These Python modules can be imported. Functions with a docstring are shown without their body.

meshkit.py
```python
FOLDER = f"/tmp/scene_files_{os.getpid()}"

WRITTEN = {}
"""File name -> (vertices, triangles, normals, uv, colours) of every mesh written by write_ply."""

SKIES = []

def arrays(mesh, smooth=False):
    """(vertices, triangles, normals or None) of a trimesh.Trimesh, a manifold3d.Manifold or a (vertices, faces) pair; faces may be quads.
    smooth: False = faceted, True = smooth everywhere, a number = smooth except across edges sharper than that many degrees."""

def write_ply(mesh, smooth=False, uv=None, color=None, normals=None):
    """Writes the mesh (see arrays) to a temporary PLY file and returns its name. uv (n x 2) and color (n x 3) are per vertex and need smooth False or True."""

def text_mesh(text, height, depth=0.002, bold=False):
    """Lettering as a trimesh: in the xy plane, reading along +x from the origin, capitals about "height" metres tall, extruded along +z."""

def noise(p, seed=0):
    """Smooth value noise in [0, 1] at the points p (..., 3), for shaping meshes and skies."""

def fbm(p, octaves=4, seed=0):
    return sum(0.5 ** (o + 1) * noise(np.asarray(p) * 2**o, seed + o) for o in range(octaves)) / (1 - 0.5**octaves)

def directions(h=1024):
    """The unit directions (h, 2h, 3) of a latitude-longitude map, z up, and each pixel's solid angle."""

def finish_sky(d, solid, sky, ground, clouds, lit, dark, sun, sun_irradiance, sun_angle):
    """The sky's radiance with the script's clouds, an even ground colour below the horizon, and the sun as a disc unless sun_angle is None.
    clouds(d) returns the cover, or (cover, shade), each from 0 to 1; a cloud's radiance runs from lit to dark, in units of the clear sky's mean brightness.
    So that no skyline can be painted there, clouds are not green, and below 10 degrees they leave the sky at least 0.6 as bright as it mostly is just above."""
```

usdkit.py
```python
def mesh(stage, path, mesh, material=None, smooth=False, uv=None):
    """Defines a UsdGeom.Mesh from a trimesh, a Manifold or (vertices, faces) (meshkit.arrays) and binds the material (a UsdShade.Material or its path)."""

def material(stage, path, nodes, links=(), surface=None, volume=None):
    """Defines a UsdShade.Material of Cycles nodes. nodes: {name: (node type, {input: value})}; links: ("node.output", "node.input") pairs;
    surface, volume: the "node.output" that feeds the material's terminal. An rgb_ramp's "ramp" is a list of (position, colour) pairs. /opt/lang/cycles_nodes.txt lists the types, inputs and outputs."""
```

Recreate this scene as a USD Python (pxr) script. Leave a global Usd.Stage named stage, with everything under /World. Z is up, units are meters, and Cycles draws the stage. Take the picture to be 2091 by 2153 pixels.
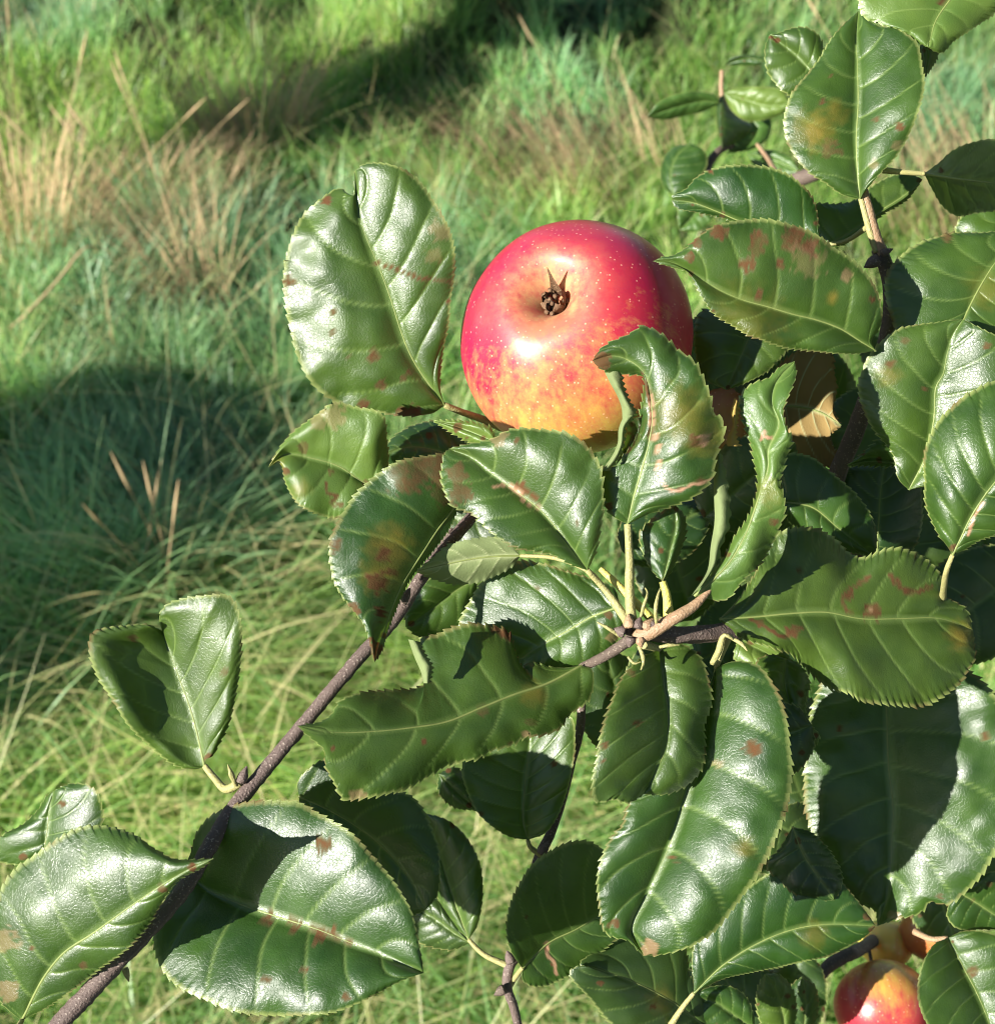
import math, json
import numpy as np
import usdkit, meshkit
from pxr import Usd, UsdGeom, UsdLux, UsdShade, Gf, Sdf, Vt

stage = Usd.Stage.CreateInMemory()
UsdGeom.SetStageUpAxis(stage, "Z")
UsdGeom.SetStageMetersPerUnit(stage, 1.0)
UsdGeom.Xform.Define(stage, "/World")
UsdGeom.Scope.Define(stage, "/World/Looks")
rng = np.random.default_rng(7)

# ------------------------------------------------------------------ camera
EYE = np.array([0.0, 0.0, 1.42])
PITCH = math.radians(38.0)
FPX, CX, CY = 2900.0, 1045.5, 1076.5
RIGHT = np.array([1.0, 0, 0])
FWD = np.array([0, math.cos(PITCH), -math.sin(PITCH)])
UP = np.array([0, math.sin(PITCH), math.cos(PITCH)])
cam = UsdGeom.Camera.Define(stage, "/World/camera")
cam.CreateHorizontalApertureAttr(36.0)
cam.CreateFocalLengthAttr(36.0 * FPX / 2091.0)
cam.CreateFStopAttr(24.0)
cam.CreateFocusDistanceAttr(0.415)
cam.CreateClippingRangeAttr((0.02, 5000.0))
EXPOSURE = 1.70
cam.CreateExposureAttr(EXPOSURE)
m4 = Gf.Matrix4d(*RIGHT, 0, *UP, 0, *(-FWD), 0, *EYE, 1)
UsdGeom.Xformable(cam).AddTransformOp().Set(m4)

# ------------------------------------------------------------------ sky and sun (low morning sun, from the left and a little behind the viewer)
SUN = RIGHT * -0.79 + UP * -0.20 + FWD * -0.58
SUN[2] = max(SUN[2], 0.42)
SUN = SUN / np.linalg.norm(SUN)
SUN_EL = math.asin(SUN[2]); SUN_ROT = math.atan2(SUN[0], SUN[1])
sky_mat = usdkit.material(stage, "/World/Looks/sky_light", {
    "s": ("sky_texture", {"sky_type": "single_scattering", "sun_disc": False, "sun_elevation": SUN_EL, "sun_rotation": SUN_ROT, "aerosol_density": 0.25}),
    "b": ("background_shader", {"strength": 0.05})}, [("s.color", "b.color")], surface="b.background")
dome = UsdLux.DomeLight.Define(stage, "/World/sky")
UsdShade.MaterialBindingAPI.Apply(dome.GetPrim()).Bind(sky_mat)
dome.GetPrim().SetCustomDataByKey("kind", "structure")
sun = UsdLux.DistantLight.Define(stage, "/World/sun")
sun.CreateIntensityAttr(1.25); sun.CreateAngleAttr(0.53); sun.CreateNormalizeAttr(True)
sun.CreateColorAttr(Gf.Vec3f(1.0, 0.955, 0.88))
_z = SUN; _x = np.cross([0, 0, 1], _z); _x /= np.linalg.norm(_x); _y = np.cross(_z, _x)
UsdGeom.Xformable(sun).AddTransformOp().Set(Gf.Matrix4d(*_x, 0, *_y, 0, *_z, 0, 0, 0, 5, 1))

# ------------------------------------------------------------------ helpers
names = {}
def free(path):
    n = names.get(path, -1) + 1
    names[path] = n
    return path if n == 0 else f"{path}_{n:03d}"

def tag(p, label=None, cat=None, group=None, kind=None):
    p = p.GetPrim() if hasattr(p, "GetPrim") else p
    for k, v in (("label", label), ("category", cat), ("group", group), ("kind", kind)):
        if v:
            p.SetCustomDataByKey(k, v)
    return p

def thing(name, label, cat, loc=(0, 0, 0), group=None, matrix=None):
    x = UsdGeom.Xform.Define(stage, free("/World/" + name))
    if matrix is not None:
        x.AddTransformOp().Set(Gf.Matrix4d(*[float(a) for a in np.asarray(matrix).T.ravel()]))
    else:
        x.AddTranslateOp().Set(Gf.Vec3d(*map(float, loc)))
    tag(x, label, cat, group)
    return x.GetPrim()

def obj(name, mesh, mat, parent=None, smooth=True, attrs=None, origin=None):
    base = parent.GetPath().pathString if parent is not None else "/World"
    if origin is not None:
        origin = ORIGINS["/".join(base.split("/")[:3])]
        mesh = (np.asarray(mesh[0]) - np.asarray(origin), mesh[1])
    g = usdkit.mesh(stage, free(base + "/" + name), mesh, mat, smooth)
    for k, (v, typ) in (attrs or {}).items():
        pv = UsdGeom.PrimvarsAPI(g).CreatePrimvar(k, typ, "vertex")
        v = np.asarray(v, np.float32)
        pv.Set(Vt.Vec3fArray.FromNumpy(v) if v.ndim == 2 else Vt.FloatArray.FromNumpy(v))
    return g.GetPrim()
COL3 = Sdf.ValueTypeNames.Color3fArray

def at(x, y, d):
    """World point seen at photograph pixel (x, y), d metres in front of the lens."""
    x, y, d = np.asarray(x, float), np.asarray(y, float), np.asarray(d, float)
    r = FWD + ((x - CX) / FPX)[..., None] * RIGHT - ((y - CY) / FPX)[..., None] * UP
    return EYE + d[..., None] * r

def ground_at(x, y, z=0.0):
    r = FWD + (x - CX) / FPX * RIGHT - (y - CY) / FPX * UP
    return EYE + r * ((z - EYE[2]) / r[2])

def spline(P, n):
    """n points evenly spread along a smooth curve through P (any columns; length measured on the first two)."""
    P = np.asarray(P, float)
    if len(P) == 2:
        return P[0] + (P[1] - P[0]) * np.linspace(0, 1, n)[:, None]
    d = np.linalg.norm(np.diff(P[:, :2], axis=0), axis=1)
    t = np.concatenate([[0], np.cumsum(np.maximum(d, 1e-6) ** 0.7)])
    ext = np.vstack([2 * P[0] - P[1], P, 2 * P[-1] - P[-2]])
    te = np.concatenate([[2 * t[0] - t[1]], t, [2 * t[-1] - t[-2]]])
    out = []
    for i in range(len(P) - 1):
        p0, p1, p2, p3 = ext[i:i + 4]; t0, t1, t2, t3 = te[i:i + 4]
        m1 = (t2 - t1) * ((p1 - p0) / (t1 - t0) - (p2 - p0) / (t2 - t0) + (p2 - p1) / (t2 - t1))
        m2 = (t2 - t1) * ((p2 - p1) / (t2 - t1) - (p3 - p1) / (t3 - t1) + (p3 - p2) / (t3 - t2))
        u = np.linspace(0, 1, 24, endpoint=False)[:, None]
        out.append((2 * u**3 - 3 * u**2 + 1) * p1 + (u**3 - 2 * u**2 + u) * m1 + (-2 * u**3 + 3 * u**2) * p2 + (u**3 - u**2) * m2)
    q = np.vstack(out + [P[-1:]])
    s = np.concatenate([[0], np.cumsum(np.linalg.norm(np.diff(q[:, :2], axis=0), axis=1))])
    w = np.linspace(0, s[-1], n)
    return np.stack([np.interp(w, s, q[:, k]) for k in range(q.shape[1])], 1)

def tube(pts, radii, sides=10, seed=0, rough=0.0, cap=True):
    pts = np.asarray(pts, float); n = len(pts)
    radii = np.interp(np.linspace(0, 1, n), np.linspace(0, 1, len(radii)), radii)
    T = np.gradient(pts, axis=0); T /= np.maximum(np.linalg.norm(T, axis=1, keepdims=True), 1e-12)
    a = np.cross(T[0], [0.3, 0.2, 0.93]); a /= np.linalg.norm(a)
    rows = []
    for i in range(n):
        a = a - T[i] * (a @ T[i]); a /= np.linalg.norm(a)
        b = np.cross(T[i], a)
        ang = np.arange(sides) / sides * 2 * np.pi
        ring = np.cos(ang)[:, None] * a + np.sin(ang)[:, None] * b
        r = radii[i]
        if rough:
            r = r * (1 + rough * (meshkit.fbm(pts[i] * 700 + ring * 1.2, 3, seed) - 0.5) * 2)[:, None]
        rows.append(pts[i] + ring * r)
    v = np.vstack(rows + [pts[:1], pts[-1:]])
    f = []
    for i in range(n - 1):
        for j in range(sides):
            k = (j + 1) % sides
            A, B, C, D = i * sides + j, i * sides + k, (i + 1) * sides + k, (i + 1) * sides + j
            f += [[A, B, C], [A, C, D]]
    for j in range(sides):
        k = (j + 1) % sides
        f += [[len(v) - 2, k, j], [len(v) - 1, (n - 1) * sides + j, (n - 1) * sides + k]]
    return v, np.array(f)

def curve3(fr, pts, n):
    """pts: (x, y, depth mm) in a frame of the photograph -> n world points."""
    p = spline(conv(fr, pts), n)
    return at(p[:, 0], p[:, 1], p[:, 2] / 1000)

# frames of the photograph in which control points were measured: left, top, scale
FR = {"S": (0, 0, 1.0), "a": (550, 300, 3.1733), "b": (900, 400, 2.9292), "c": (1350, 0, 2.5695), "d": (1400, 500, 2.6133), "e": (550, 800, 2.72),
      "f": (1050, 900, 2.9292), "g": (0, 1200, 2.0567), "h": (600, 1250, 2.1705), "i": (1150, 1250, 2.1705), "j": (1450, 1050, 2.9703), "k": (1450, 1550, 2.9703),
      "l": (1691, 400, 4.76), "m": (1691, 800, 4.76), "n": (1850, 1800, 5.5519), "o": (1600, 1300, 3.8778), "p": (1000, 1750, 3.808)}
def conv(fr, pts):
    x0, y0, s = FR[fr]
    out = []
    for p in pts:
        if isinstance(p[0], str):
            X0, Y0, S_ = FR[p[0]]; q = [X0 + p[1] / S_, Y0 + p[2] / S_, *p[3:]]
        else:
            q = [x0 + p[0] / s, y0 + p[1] / s, *p[2:]]
        out.append(q)
    return np.array(out, float)

# ------------------------------------------------------------------ materials
L = "/World/Looks/"
def leaf_material(name, dark, mid, gloss=0.385, under=(0.16, 0.20, 0.085), trans=(0.13, 0.24, 0.02), tfac=0.20):
    return usdkit.material(stage, L + name, {
        "geo": ("geometry", {}),
        "a1": ("attribute", {"attribute": "marks"}), "s1": ("separate_color", {}),
        "a2": ("attribute", {"attribute": "marks_two"}), "s2": ("separate_color", {}),
        "n1": ("noise_texture", {"scale": 75.0, "detail": 3.0}),
        "n2": ("noise_texture", {"scale": 900.0, "detail": 2.0}),
        "n3": ("noise_texture", {"scale": 260.0, "detail": 4.0, "roughness": 0.65}),
        "r1": ("map_range", {"from_min": 0.32, "from_max": 0.68, "clamp": True}),
        "c1": ("mix_color", {"a": dark, "b": mid}),
        "hs": ("hsv", {"saturation": 1.0}), "hu": ("math", {"math_type": "multiply_add", "value2": -0.05, "value3": 0.52}),
        "sv": ("math", {"math_type": "multiply_add", "value2": 0.5, "value3": 0.72}),
        "vf": ("math", {"math_type": "multiply", "value2": 0.55}),
        "c2": ("mix_color", {"b": (0.16, 0.23, 0.06)}),
        "c3": ("mix_color", {"b": (0.30, 0.34, 0.11)}),
        "yn": ("math", {"math_type": "multiply_add", "value2": 1.2, "value3": 0.35}),
        "yf": ("math", {"math_type": "multiply", "use_clamp": True}), "y2": ("math", {"math_type": "multiply", "value2": 0.6}),
        "c4": ("mix_color", {"b": (0.23, 0.15, 0.02)}),
        "rn": ("map_range", {"from_min": 0.36, "from_max": 0.56, "to_min": 0.5, "to_max": 1.0, "clamp": True}),
        "rf": ("math", {"math_type": "multiply", "use_clamp": True}),
        "c5": ("mix_color", {"b": (0.085, 0.042, 0.018)}),
        "c6": ("mix_color", {"b": (0.30, 0.17, 0.10)}),
        "u1": ("mix_color", {"a": tuple(0.8 * x for x in under), "b": under}),
        "u2": ("mix_color", {"b": (0.33, 0.36, 0.19)}),
        "cu": ("mix_color", {}),
        "dist": ("mix_vector", {"fac": 0.003}),
        "vor": ("voronoi_texture", {"feature": "distance_to_edge", "scale": 900.0}),
        "vr": ("map_range", {"range_type": "smoothstep", "from_min": 0.0, "from_max": 0.13}),
        "h1": ("math", {"math_type": "multiply_add", "value2": 0.12}),
        "bump": ("bump", {"strength": 0.25, "distance": 0.00018}),
        "rg": ("map_range", {"from_min": 0.3, "from_max": 0.7, "to_min": gloss - 0.07, "to_max": gloss + 0.09, "clamp": True}),
        "r2": ("mix_float", {"b": 0.85}), "ru": ("mix_float", {"b": 0.75}),
        "s0": ("mix_float", {"a": 0.58, "b": 0.08}), "sp": ("mix_float", {"b": 0.12}),
        "p": ("principled_bsdf", {}),
        "t": ("translucent_bsdf", {"color": trans}),
        "tc": ("mix_color", {"blend_type": "mix", "fac": 0.0, "a": trans}),
        "tr": ("mix_color", {"b": (0.10, 0.03, 0.01)}),
        "mx": ("mix_closure", {"fac": tfac})},
        [("a1.color", "s1.color"), ("a2.color", "s2.color"),
         ("geo.position", "n1.vector"), ("geo.position", "n2.vector"), ("geo.position", "n3.vector"),
         ("n1.fac", "r1.value"), ("r1.result", "c1.fac"),
         ("c1.result", "hs.color"), ("s2.b", "sv.value1"), ("sv.value", "hs.value"), ("s2.b", "hu.value1"), ("hu.value", "hs.hue"),
         ("s1.r", "vf.value1"), ("vf.value", "c2.fac"), ("hs.color", "c2.a"),
         ("s1.g", "c3.fac"), ("c2.result", "c3.a"),
         ("n3.fac", "yn.value1"), ("yn.value", "yf.value1"), ("s2.r", "yf.value2"), ("yf.value", "y2.value1"), ("y2.value", "c4.fac"), ("c3.result", "c4.a"),
         ("n3.fac", "rn.value"), ("rn.result", "rf.value1"), ("s1.b", "rf.value2"), ("rf.value", "c5.fac"), ("c4.result", "c5.a"),
         ("s2.g", "c6.fac"), ("c5.result", "c6.a"),
         ("r1.result", "u1.fac"), ("u1.result", "u2.a"), ("s1.r", "u2.fac"),
         ("c6.result", "cu.a"), ("u2.result", "cu.b"), ("geo.backfacing", "cu.fac"),
         ("geo.position", "dist.a"), ("n3.color", "dist.b"), ("dist.result", "vor.vector"),
         ("vor.distance", "vr.value"), ("n2.fac", "h1.value1"), ("vr.result", "h1.value3"), ("h1.value", "bump.height"),
         ("n3.fac", "rg.value"), ("rg.result", "r2.a"), ("rf.value", "r2.fac"), ("rf.value", "s0.fac"), ("s0.result", "sp.a"), ("r2.result", "ru.a"), ("geo.backfacing", "ru.fac"), ("geo.backfacing", "sp.fac"),
         ("cu.result", "p.base_color"), ("ru.result", "p.roughness"), ("sp.result", "p.specular_ior_level"), ("bump.normal", "p.normal"),
         ("s1.b", "tr.fac"), ("tc.result", "tr.a"), ("tr.result", "t.color"),
         ("p.BSDF", "mx.closure1"), ("t.BSDF", "mx.closure2")], surface="mx.closure")

M_LEAF = leaf_material("leaf_green", (0.015, 0.043, 0.006), (0.032, 0.074, 0.010))
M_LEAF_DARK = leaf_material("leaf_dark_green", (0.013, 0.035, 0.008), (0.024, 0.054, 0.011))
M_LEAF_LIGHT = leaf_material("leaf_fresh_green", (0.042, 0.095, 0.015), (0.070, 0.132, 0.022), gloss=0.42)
M_LEAF_YELLOW = leaf_material("leaf_yellowing", (0.16, 0.13, 0.03), (0.22, 0.17, 0.05), gloss=0.5, under=(0.36, 0.25, 0.07), trans=(0.3, 0.17, 0.02))

M_LEAF_BROWNED = leaf_material("leaf_browned", (0.10, 0.075, 0.02), (0.14, 0.10, 0.03), gloss=0.6, under=(0.22, 0.15, 0.055), trans=(0.10, 0.06, 0.01))
M_VEIN = usdkit.material(stage, L + "leaf_midrib", {"geo": ("geometry", {}), "n": ("noise_texture", {"scale": 300.0}),
    "c": ("mix_color", {"a": (0.10, 0.135, 0.035), "b": (0.18, 0.205, 0.065)}), "p": ("principled_bsdf", {"roughness": 0.55, "specular_ior_level": 0.3})},
    [("geo.position", "n.vector"), ("n.fac", "c.fac"), ("c.result", "p.base_color")], surface="p.BSDF")
def bark_material(name, a, b, c, scale=1.0, rough=0.6):
    return usdkit.material(stage, L + name, {"geo": ("geometry", {}),
        "n": ("noise_texture", {"scale": 260.0 * scale, "detail": 5.0, "roughness": 0.65}), "n2": ("noise_texture", {"scale": 1500.0 * scale, "detail": 2.0}),
        "w": ("noise_texture", {"scale": 60.0 * scale, "detail": 2.0}),
        "c1": ("mix_color", {"a": a, "b": b}), "th": ("map_range", {"from_min": 0.62, "from_max": 0.68, "clamp": True}), "c2": ("mix_color", {"b": c}),
        "ad": ("math", {"math_type": "add"}), "bp": ("bump", {"strength": 0.8, "distance": 0.00045}),
        "p": ("principled_bsdf", {"roughness": rough, "specular_ior_level": 0.35})},
        [("geo.position", "n.vector"), ("geo.position", "n2.vector"), ("geo.position", "w.vector"), ("w.fac", "c1.fac"), ("n2.fac", "th.value"), ("th.result", "c2.fac"),
         ("c1.result", "c2.a"), ("c2.result", "p.base_color"), ("n.fac", "ad.value1"), ("n2.fac", "ad.value2"), ("ad.value", "bp.height"), ("bp.normal", "p.normal")], surface="p.BSDF")
M_BARK = bark_material("twig_bark_reddish", (0.058, 0.040, 0.034), (0.120, 0.086, 0.072), (0.27, 0.22, 0.18), rough=0.72)
M_BARK_OLD = bark_material("branch_bark_brown", (0.05, 0.036, 0.028), (0.10, 0.072, 0.055), (0.20, 0.16, 0.12), rough=0.75)
M_PETIOLE = bark_material("leaf_stalk_green", (0.19, 0.185, 0.065), (0.27, 0.245, 0.10), (0.33, 0.29, 0.16), rough=0.6)
M_PETIOLE_RED = bark_material("leaf_stalk_reddish", (0.22, 0.12, 0.075), (0.26, 0.19, 0.10), (0.34, 0.26, 0.17), rough=0.6)
M_YELLOW_STALK = bark_material("leaf_stalk_yellow", (0.36, 0.34, 0.06), (0.45, 0.40, 0.10), (0.45, 0.42, 0.2), rough=0.55)

# ------------------------------------------------------------------ leaf builder
leaf_count = [0]
def prof(h, t, p=0.6):
    if np.ndim(h) == 0:
        return h * np.sin(np.pi * np.clip(t, 0, 1)) ** p
    hh = np.array(h, float)
    return np.interp(t, hh[:, 0], hh[:, 1])

def make_leaf(parent, fr, M, A, B, d, hA=0.0, hB=0.0, camA=2.0, camB=2.0, bend=0.0, face="top", mat=None, marks=(), tooth=1.0, label=None,
              veins=6.5, ruffle=1.0, relief=1.0, curl=(0, 0), stalk=None, stalk_mat=None, stalk_r=0.9, name="leaf", midrib=True, ln=None, sA=None, sB=None):
    """One apple leaf. M, A, B: midrib and the two margins, base to tip, in a frame of the photograph; d: depth (mm) of base and tip;
    hA, hB: how far (mm) each margin stands towards the viewer from the midrib; cam: bulge of each half; bend: bulge of the midrib."""
    leaf_count[0] += 1
    seed = leaf_count[0]
    r = np.random.default_rng(seed)
    Mc, Ac, Bc = conv(fr, M), conv(fr, A), conv(fr, B)
    d0, d1 = d
    mm = (d0 + d1) / 2 / FPX
    length = np.linalg.norm(np.diff(Ac[:, :2], axis=0), axis=1).sum() * mm
    teeth = int(np.clip(length / 2.3, 12, 46))
    N = teeth * 4 + 1
    K = 18
    Ms, As, Bs = spline(Mc, N), spline(Ac, N), spline(Bc, N)
    t = np.linspace(0, 1, N)
    # lean of the midrib and of each half: 1 = square to the bisector of sun and view, -1 = as far the other way
    mv = (Mc[-1, :2] - Mc[0, :2]) * [1, -1]; mlen = np.linalg.norm(mv); mv /= mlen
    HX = np.array([-0.443, -0.02])
    if ln is not None:
        dd = -(HX @ mv) * mlen * mm * ln
        d0, d1 = d0 + dd / 2, d1 - dd / 2
    def cross(E, s_):
        o = (E[N // 2, :2] - Ms[N // 2, :2]) * [1, -1]; ow = np.linalg.norm(o)
        return -(HX @ (o / ow)) * ow * mm * s_
    if sA is not None: hA = cross(As, sA)
    if sB is not None: hB = cross(Bs, sB)
    dM = d0 + (d1 - d0) * t - bend * 4 * t * (1 - t)
    s = np.linspace(0, 1, K) ** 0.9
    ph = (np.arange(N) % 4) / 4.0
    toothsize = (0.4 + 0.6 * np.sin(np.pi * np.clip(t, 0, 1)) ** 0.5) * np.where((t < 0.06) | (t > 0.985), 0.15, 1.0)
    amp = np.repeat(r.uniform(0.55, 1.15, teeth + 1), 4)[:N]
    saw = np.array([0.0, 0.3, 0.62, 0.98])[np.arange(N) % 4] * amp * toothsize * tooth
    sgn = 1.0 if face == "top" else -1.0
    halves = []
    for side, (E, h, cm, cu) in enumerate(((As, hA, camA, curl[0]), (Bs, hB, camB, curl[1]))):
        out = E[:, :2] - Ms[:, :2]
        w = np.linalg.norm(out, axis=1, keepdims=True)
        out = out / np.maximum(w, 1e-6)
        tang = np.gradient(E[:, :2], axis=0); tang /= np.maximum(np.linalg.norm(tang, axis=1, keepdims=True), 1e-9)
        wn = np.stack([-tang[:, 1], tang[:, 0]], 1)
        flip = np.sign((wn * out).sum(1).mean()) or 1.0
        wn = wn * flip
        S, T = np.meshgrid(s, t)
        X = Ms[:, None, 0] * (1 - S) + E[:, None, 0] * S
        Y = Ms[:, None, 1] * (1 - S) + E[:, None, 1] * S
        px_mm = 1 / mm
        grow = (S ** 10)
        X = X + grow * (saw[:, None] * px_mm * (0.75 * wn[:, None, 0] + 0.8 * tang[:, None, 0]))
        Y = Y + grow * (saw[:, None] * px_mm * (0.75 * wn[:, None, 1] + 0.8 * tang[:, None, 1]))
        bump = 4 * S * (1 - S)
        hh = prof(h, t)[:, None] * S + prof(cm, t)[:, None] * bump
        nv = veins + r.uniform(-0.5, 0.5)
        phase = T * nv - 1.05 * S ** 1.25 + r.uniform(0, 1) + 0.12 * (meshkit.noise(np.stack([T * 5, S * 3, 0 * S + seed], -1), 3) - 0.5)
        dist = np.abs(phase - np.round(phase))
        fade = np.clip((1 - S) / 0.18, 0, 1) ** 0.7
        vein = np.exp(-(dist / (0.020 + 0.018 * (1 - S))) ** 2) * fade
        narrow = np.clip(w[:, 0] * mm / 9.0, 0, 1)[:, None]
        quilt = (np.abs(np.sin(np.pi * phase)) ** 0.5) * fade * np.clip(S / 0.12, 0, 1) * 0.42 * relief * narrow
        q = np.stack([X * mm / 9, Y * mm / 9, 0 * X + seed * 3.1 + side], -1)
        q2 = np.stack([X * mm / 2.6, Y * mm / 2.6, 0 * X + seed * 1.7 + side], -1)
        undul = (meshkit.fbm(q * 0.8, 2, seed) - 0.5) * 2 * 2.3 * ruffle * S ** 0.8 * narrow
        fine = (meshkit.noise(q2, seed) - 0.5) * 0.04 * relief * narrow
        wave = ruffle * 0.8 * np.sin(T * 19 + seed + side * 2) * S ** 3 * narrow
        cu_ = cu * np.clip((S - 0.72) / 0.28, 0, 1) ** 2
        H = hh + sgn * (quilt - 0.12 * vein) + undul + fine + wave + cu_ * np.sin(np.pi * T) ** 0.5
        D = dM[:, None] - H
        rim = np.clip((S - 0.955) / 0.045, 0, 1) ** 1.0 * 0.6
        vein = np.maximum(vein, np.exp(-(S * w * mm / 0.7) ** 2) * 0.8)
        halves.append((X, Y, D, vein, rim))
    (XA, YA, DA, vA, rA), (XB, YB, DB, vB, rB) = halves
    X = np.hstack([XA[:, ::-1], XB[:, 1:]]); Y = np.hstack([YA[:, ::-1], YB[:, 1:]]); D = np.hstack([DA[:, ::-1], DB[:, 1:]])
    vein = np.hstack([vA[:, ::-1], vB[:, 1:]]); rim = np.hstack([rA[:, ::-1], rB[:, 1:]])
    W = at(X, Y, D / 1000)
    C = W.shape[1]
    i, j = np.meshgrid(np.arange(N - 1), np.arange(C - 1), indexing="ij")
    a = (i * C + j).ravel(); b = a + 1; c = a + C + 1; e = a + C
    quad = np.stack([a, b, c, e], 1)
    # which way is the upper side: decided by the turn of the outline as seen from the lens
    area = np.sum(X[:-1, 0] * Y[1:, 0] - X[1:, 0] * Y[:-1, 0]) 
    poly = np.vstack([np.stack([X[:, 0], Y[:, 0]], 1), np.stack([X[::-1, -1], Y[::-1, -1]], 1)])
    area = np.sum(poly[:, 0] * np.roll(poly[:, 1], -1) - np.roll(poly[:, 0], -1) * poly[:, 1])
    towards = area > 0          # pixel y runs down
    if towards != (face == "top"):
        quad = quad[:, ::-1]
    tri = np.vstack([quad[:, [0, 1, 2]], quad[:, [0, 2, 3]]])
    m1 = np.zeros((N * C, 3)); m2 = np.zeros((N * C, 3))
    m1[:, 0] = vein.ravel() * 0.9; m1[:, 1] = rim.ravel()
    m2[:, 2] = r.uniform(0.1, 1.0)
    Xf, Yf = X.ravel(), Y.ravel()
    nz = meshkit.fbm(np.stack([Xf / 11, Yf / 11, 0 * Xf + seed], -1), 3, 5)
    for mk in marks:
        if mk[0] in ("trail", "scar"):
            tp = conv(mk[1], mk[2])[:, :2]
            tp = spline(tp, 40); jig = (meshkit.fbm(np.column_stack([tp / 9, np.zeros(40)]), 2, seed) - .5)[:, None] * 9
            tp = tp + jig * np.array([0.7, -0.7])
            dmin = np.full(len(Xf), 1e9)
            for p0, p1 in zip(tp[:-1], tp[1:]):
                e_ = p1 - p0; u_ = np.clip(((Xf - p0[0]) * e_[0] + (Yf - p0[1]) * e_[1]) / max(e_ @ e_, 1e-9), 0, 1)
                dmin = np.minimum(dmin, np.hypot(Xf - p0[0] - u_ * e_[0], Yf - p0[1] - u_ * e_[1]))
            v = np.clip((mk[3] * (0.6 + 0.8 * nz) - dmin) / 2.0 + 0.5, 0, 1)
            if mk[0] == "trail": m2[:, 1] = np.maximum(m2[:, 1], v)
            else: m1[:, 2] = np.maximum(m1[:, 2], v)
            continue
        kind, fx, fy, rad, *amt = mk
        (cx, cy), = conv(fr, [(fx, fy)])
        dd = np.hypot(Xf - cx, Yf - cy) / (rad / FR[fr][2])
        v = np.clip((0.95 - dd + (nz - 0.5) * 1.5) / 0.14, 0, 1) * (amt[0] if amt else 1.0)
        if kind == "rust": m1[:, 2] = np.maximum(m1[:, 2], v)
        if kind == "yel": m2[:, 0] = np.maximum(m2[:, 0], np.clip(1.3 - dd + (nz - 0.5), 0, 1) * (amt[0] if amt else 0.8))
        if kind == "pink": m2[:, 1] = np.maximum(m2[:, 1], v)
    # small natural flecks and browned margin bits
    for _ in range(r.integers(1, 4)):
        k = r.integers(0, N * C)
        dd = np.hypot(Xf - Xf[k], Yf - Yf[k]) * mm / r.uniform(0.5, 1.3)
        m1[:, 2] = np.maximum(m1[:, 2], 0.9 * np.clip((1.1 - dd + (nz - 0.5) * 1.4) / 0.2, 0, 1))
    edge_noise = meshkit.fbm(np.stack([Xf * mm / 7, Yf * mm / 7, 0 * Xf + seed], -1), 3, 9)
    m1[:, 2] = np.maximum(m1[:, 2], np.clip((edge_noise - 0.56) * 6, 0, 0.9) * np.clip((rim.ravel() - 0.1) * 2, 0, 1))
    g = obj(name, (W.reshape(-1, 3), tri), mat or M_LEAF, parent, True, {"marks": (m1, COL3), "marks_two": (m2, COL3)}, origin=ORI)
    if label:
        tag(g, label)
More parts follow.
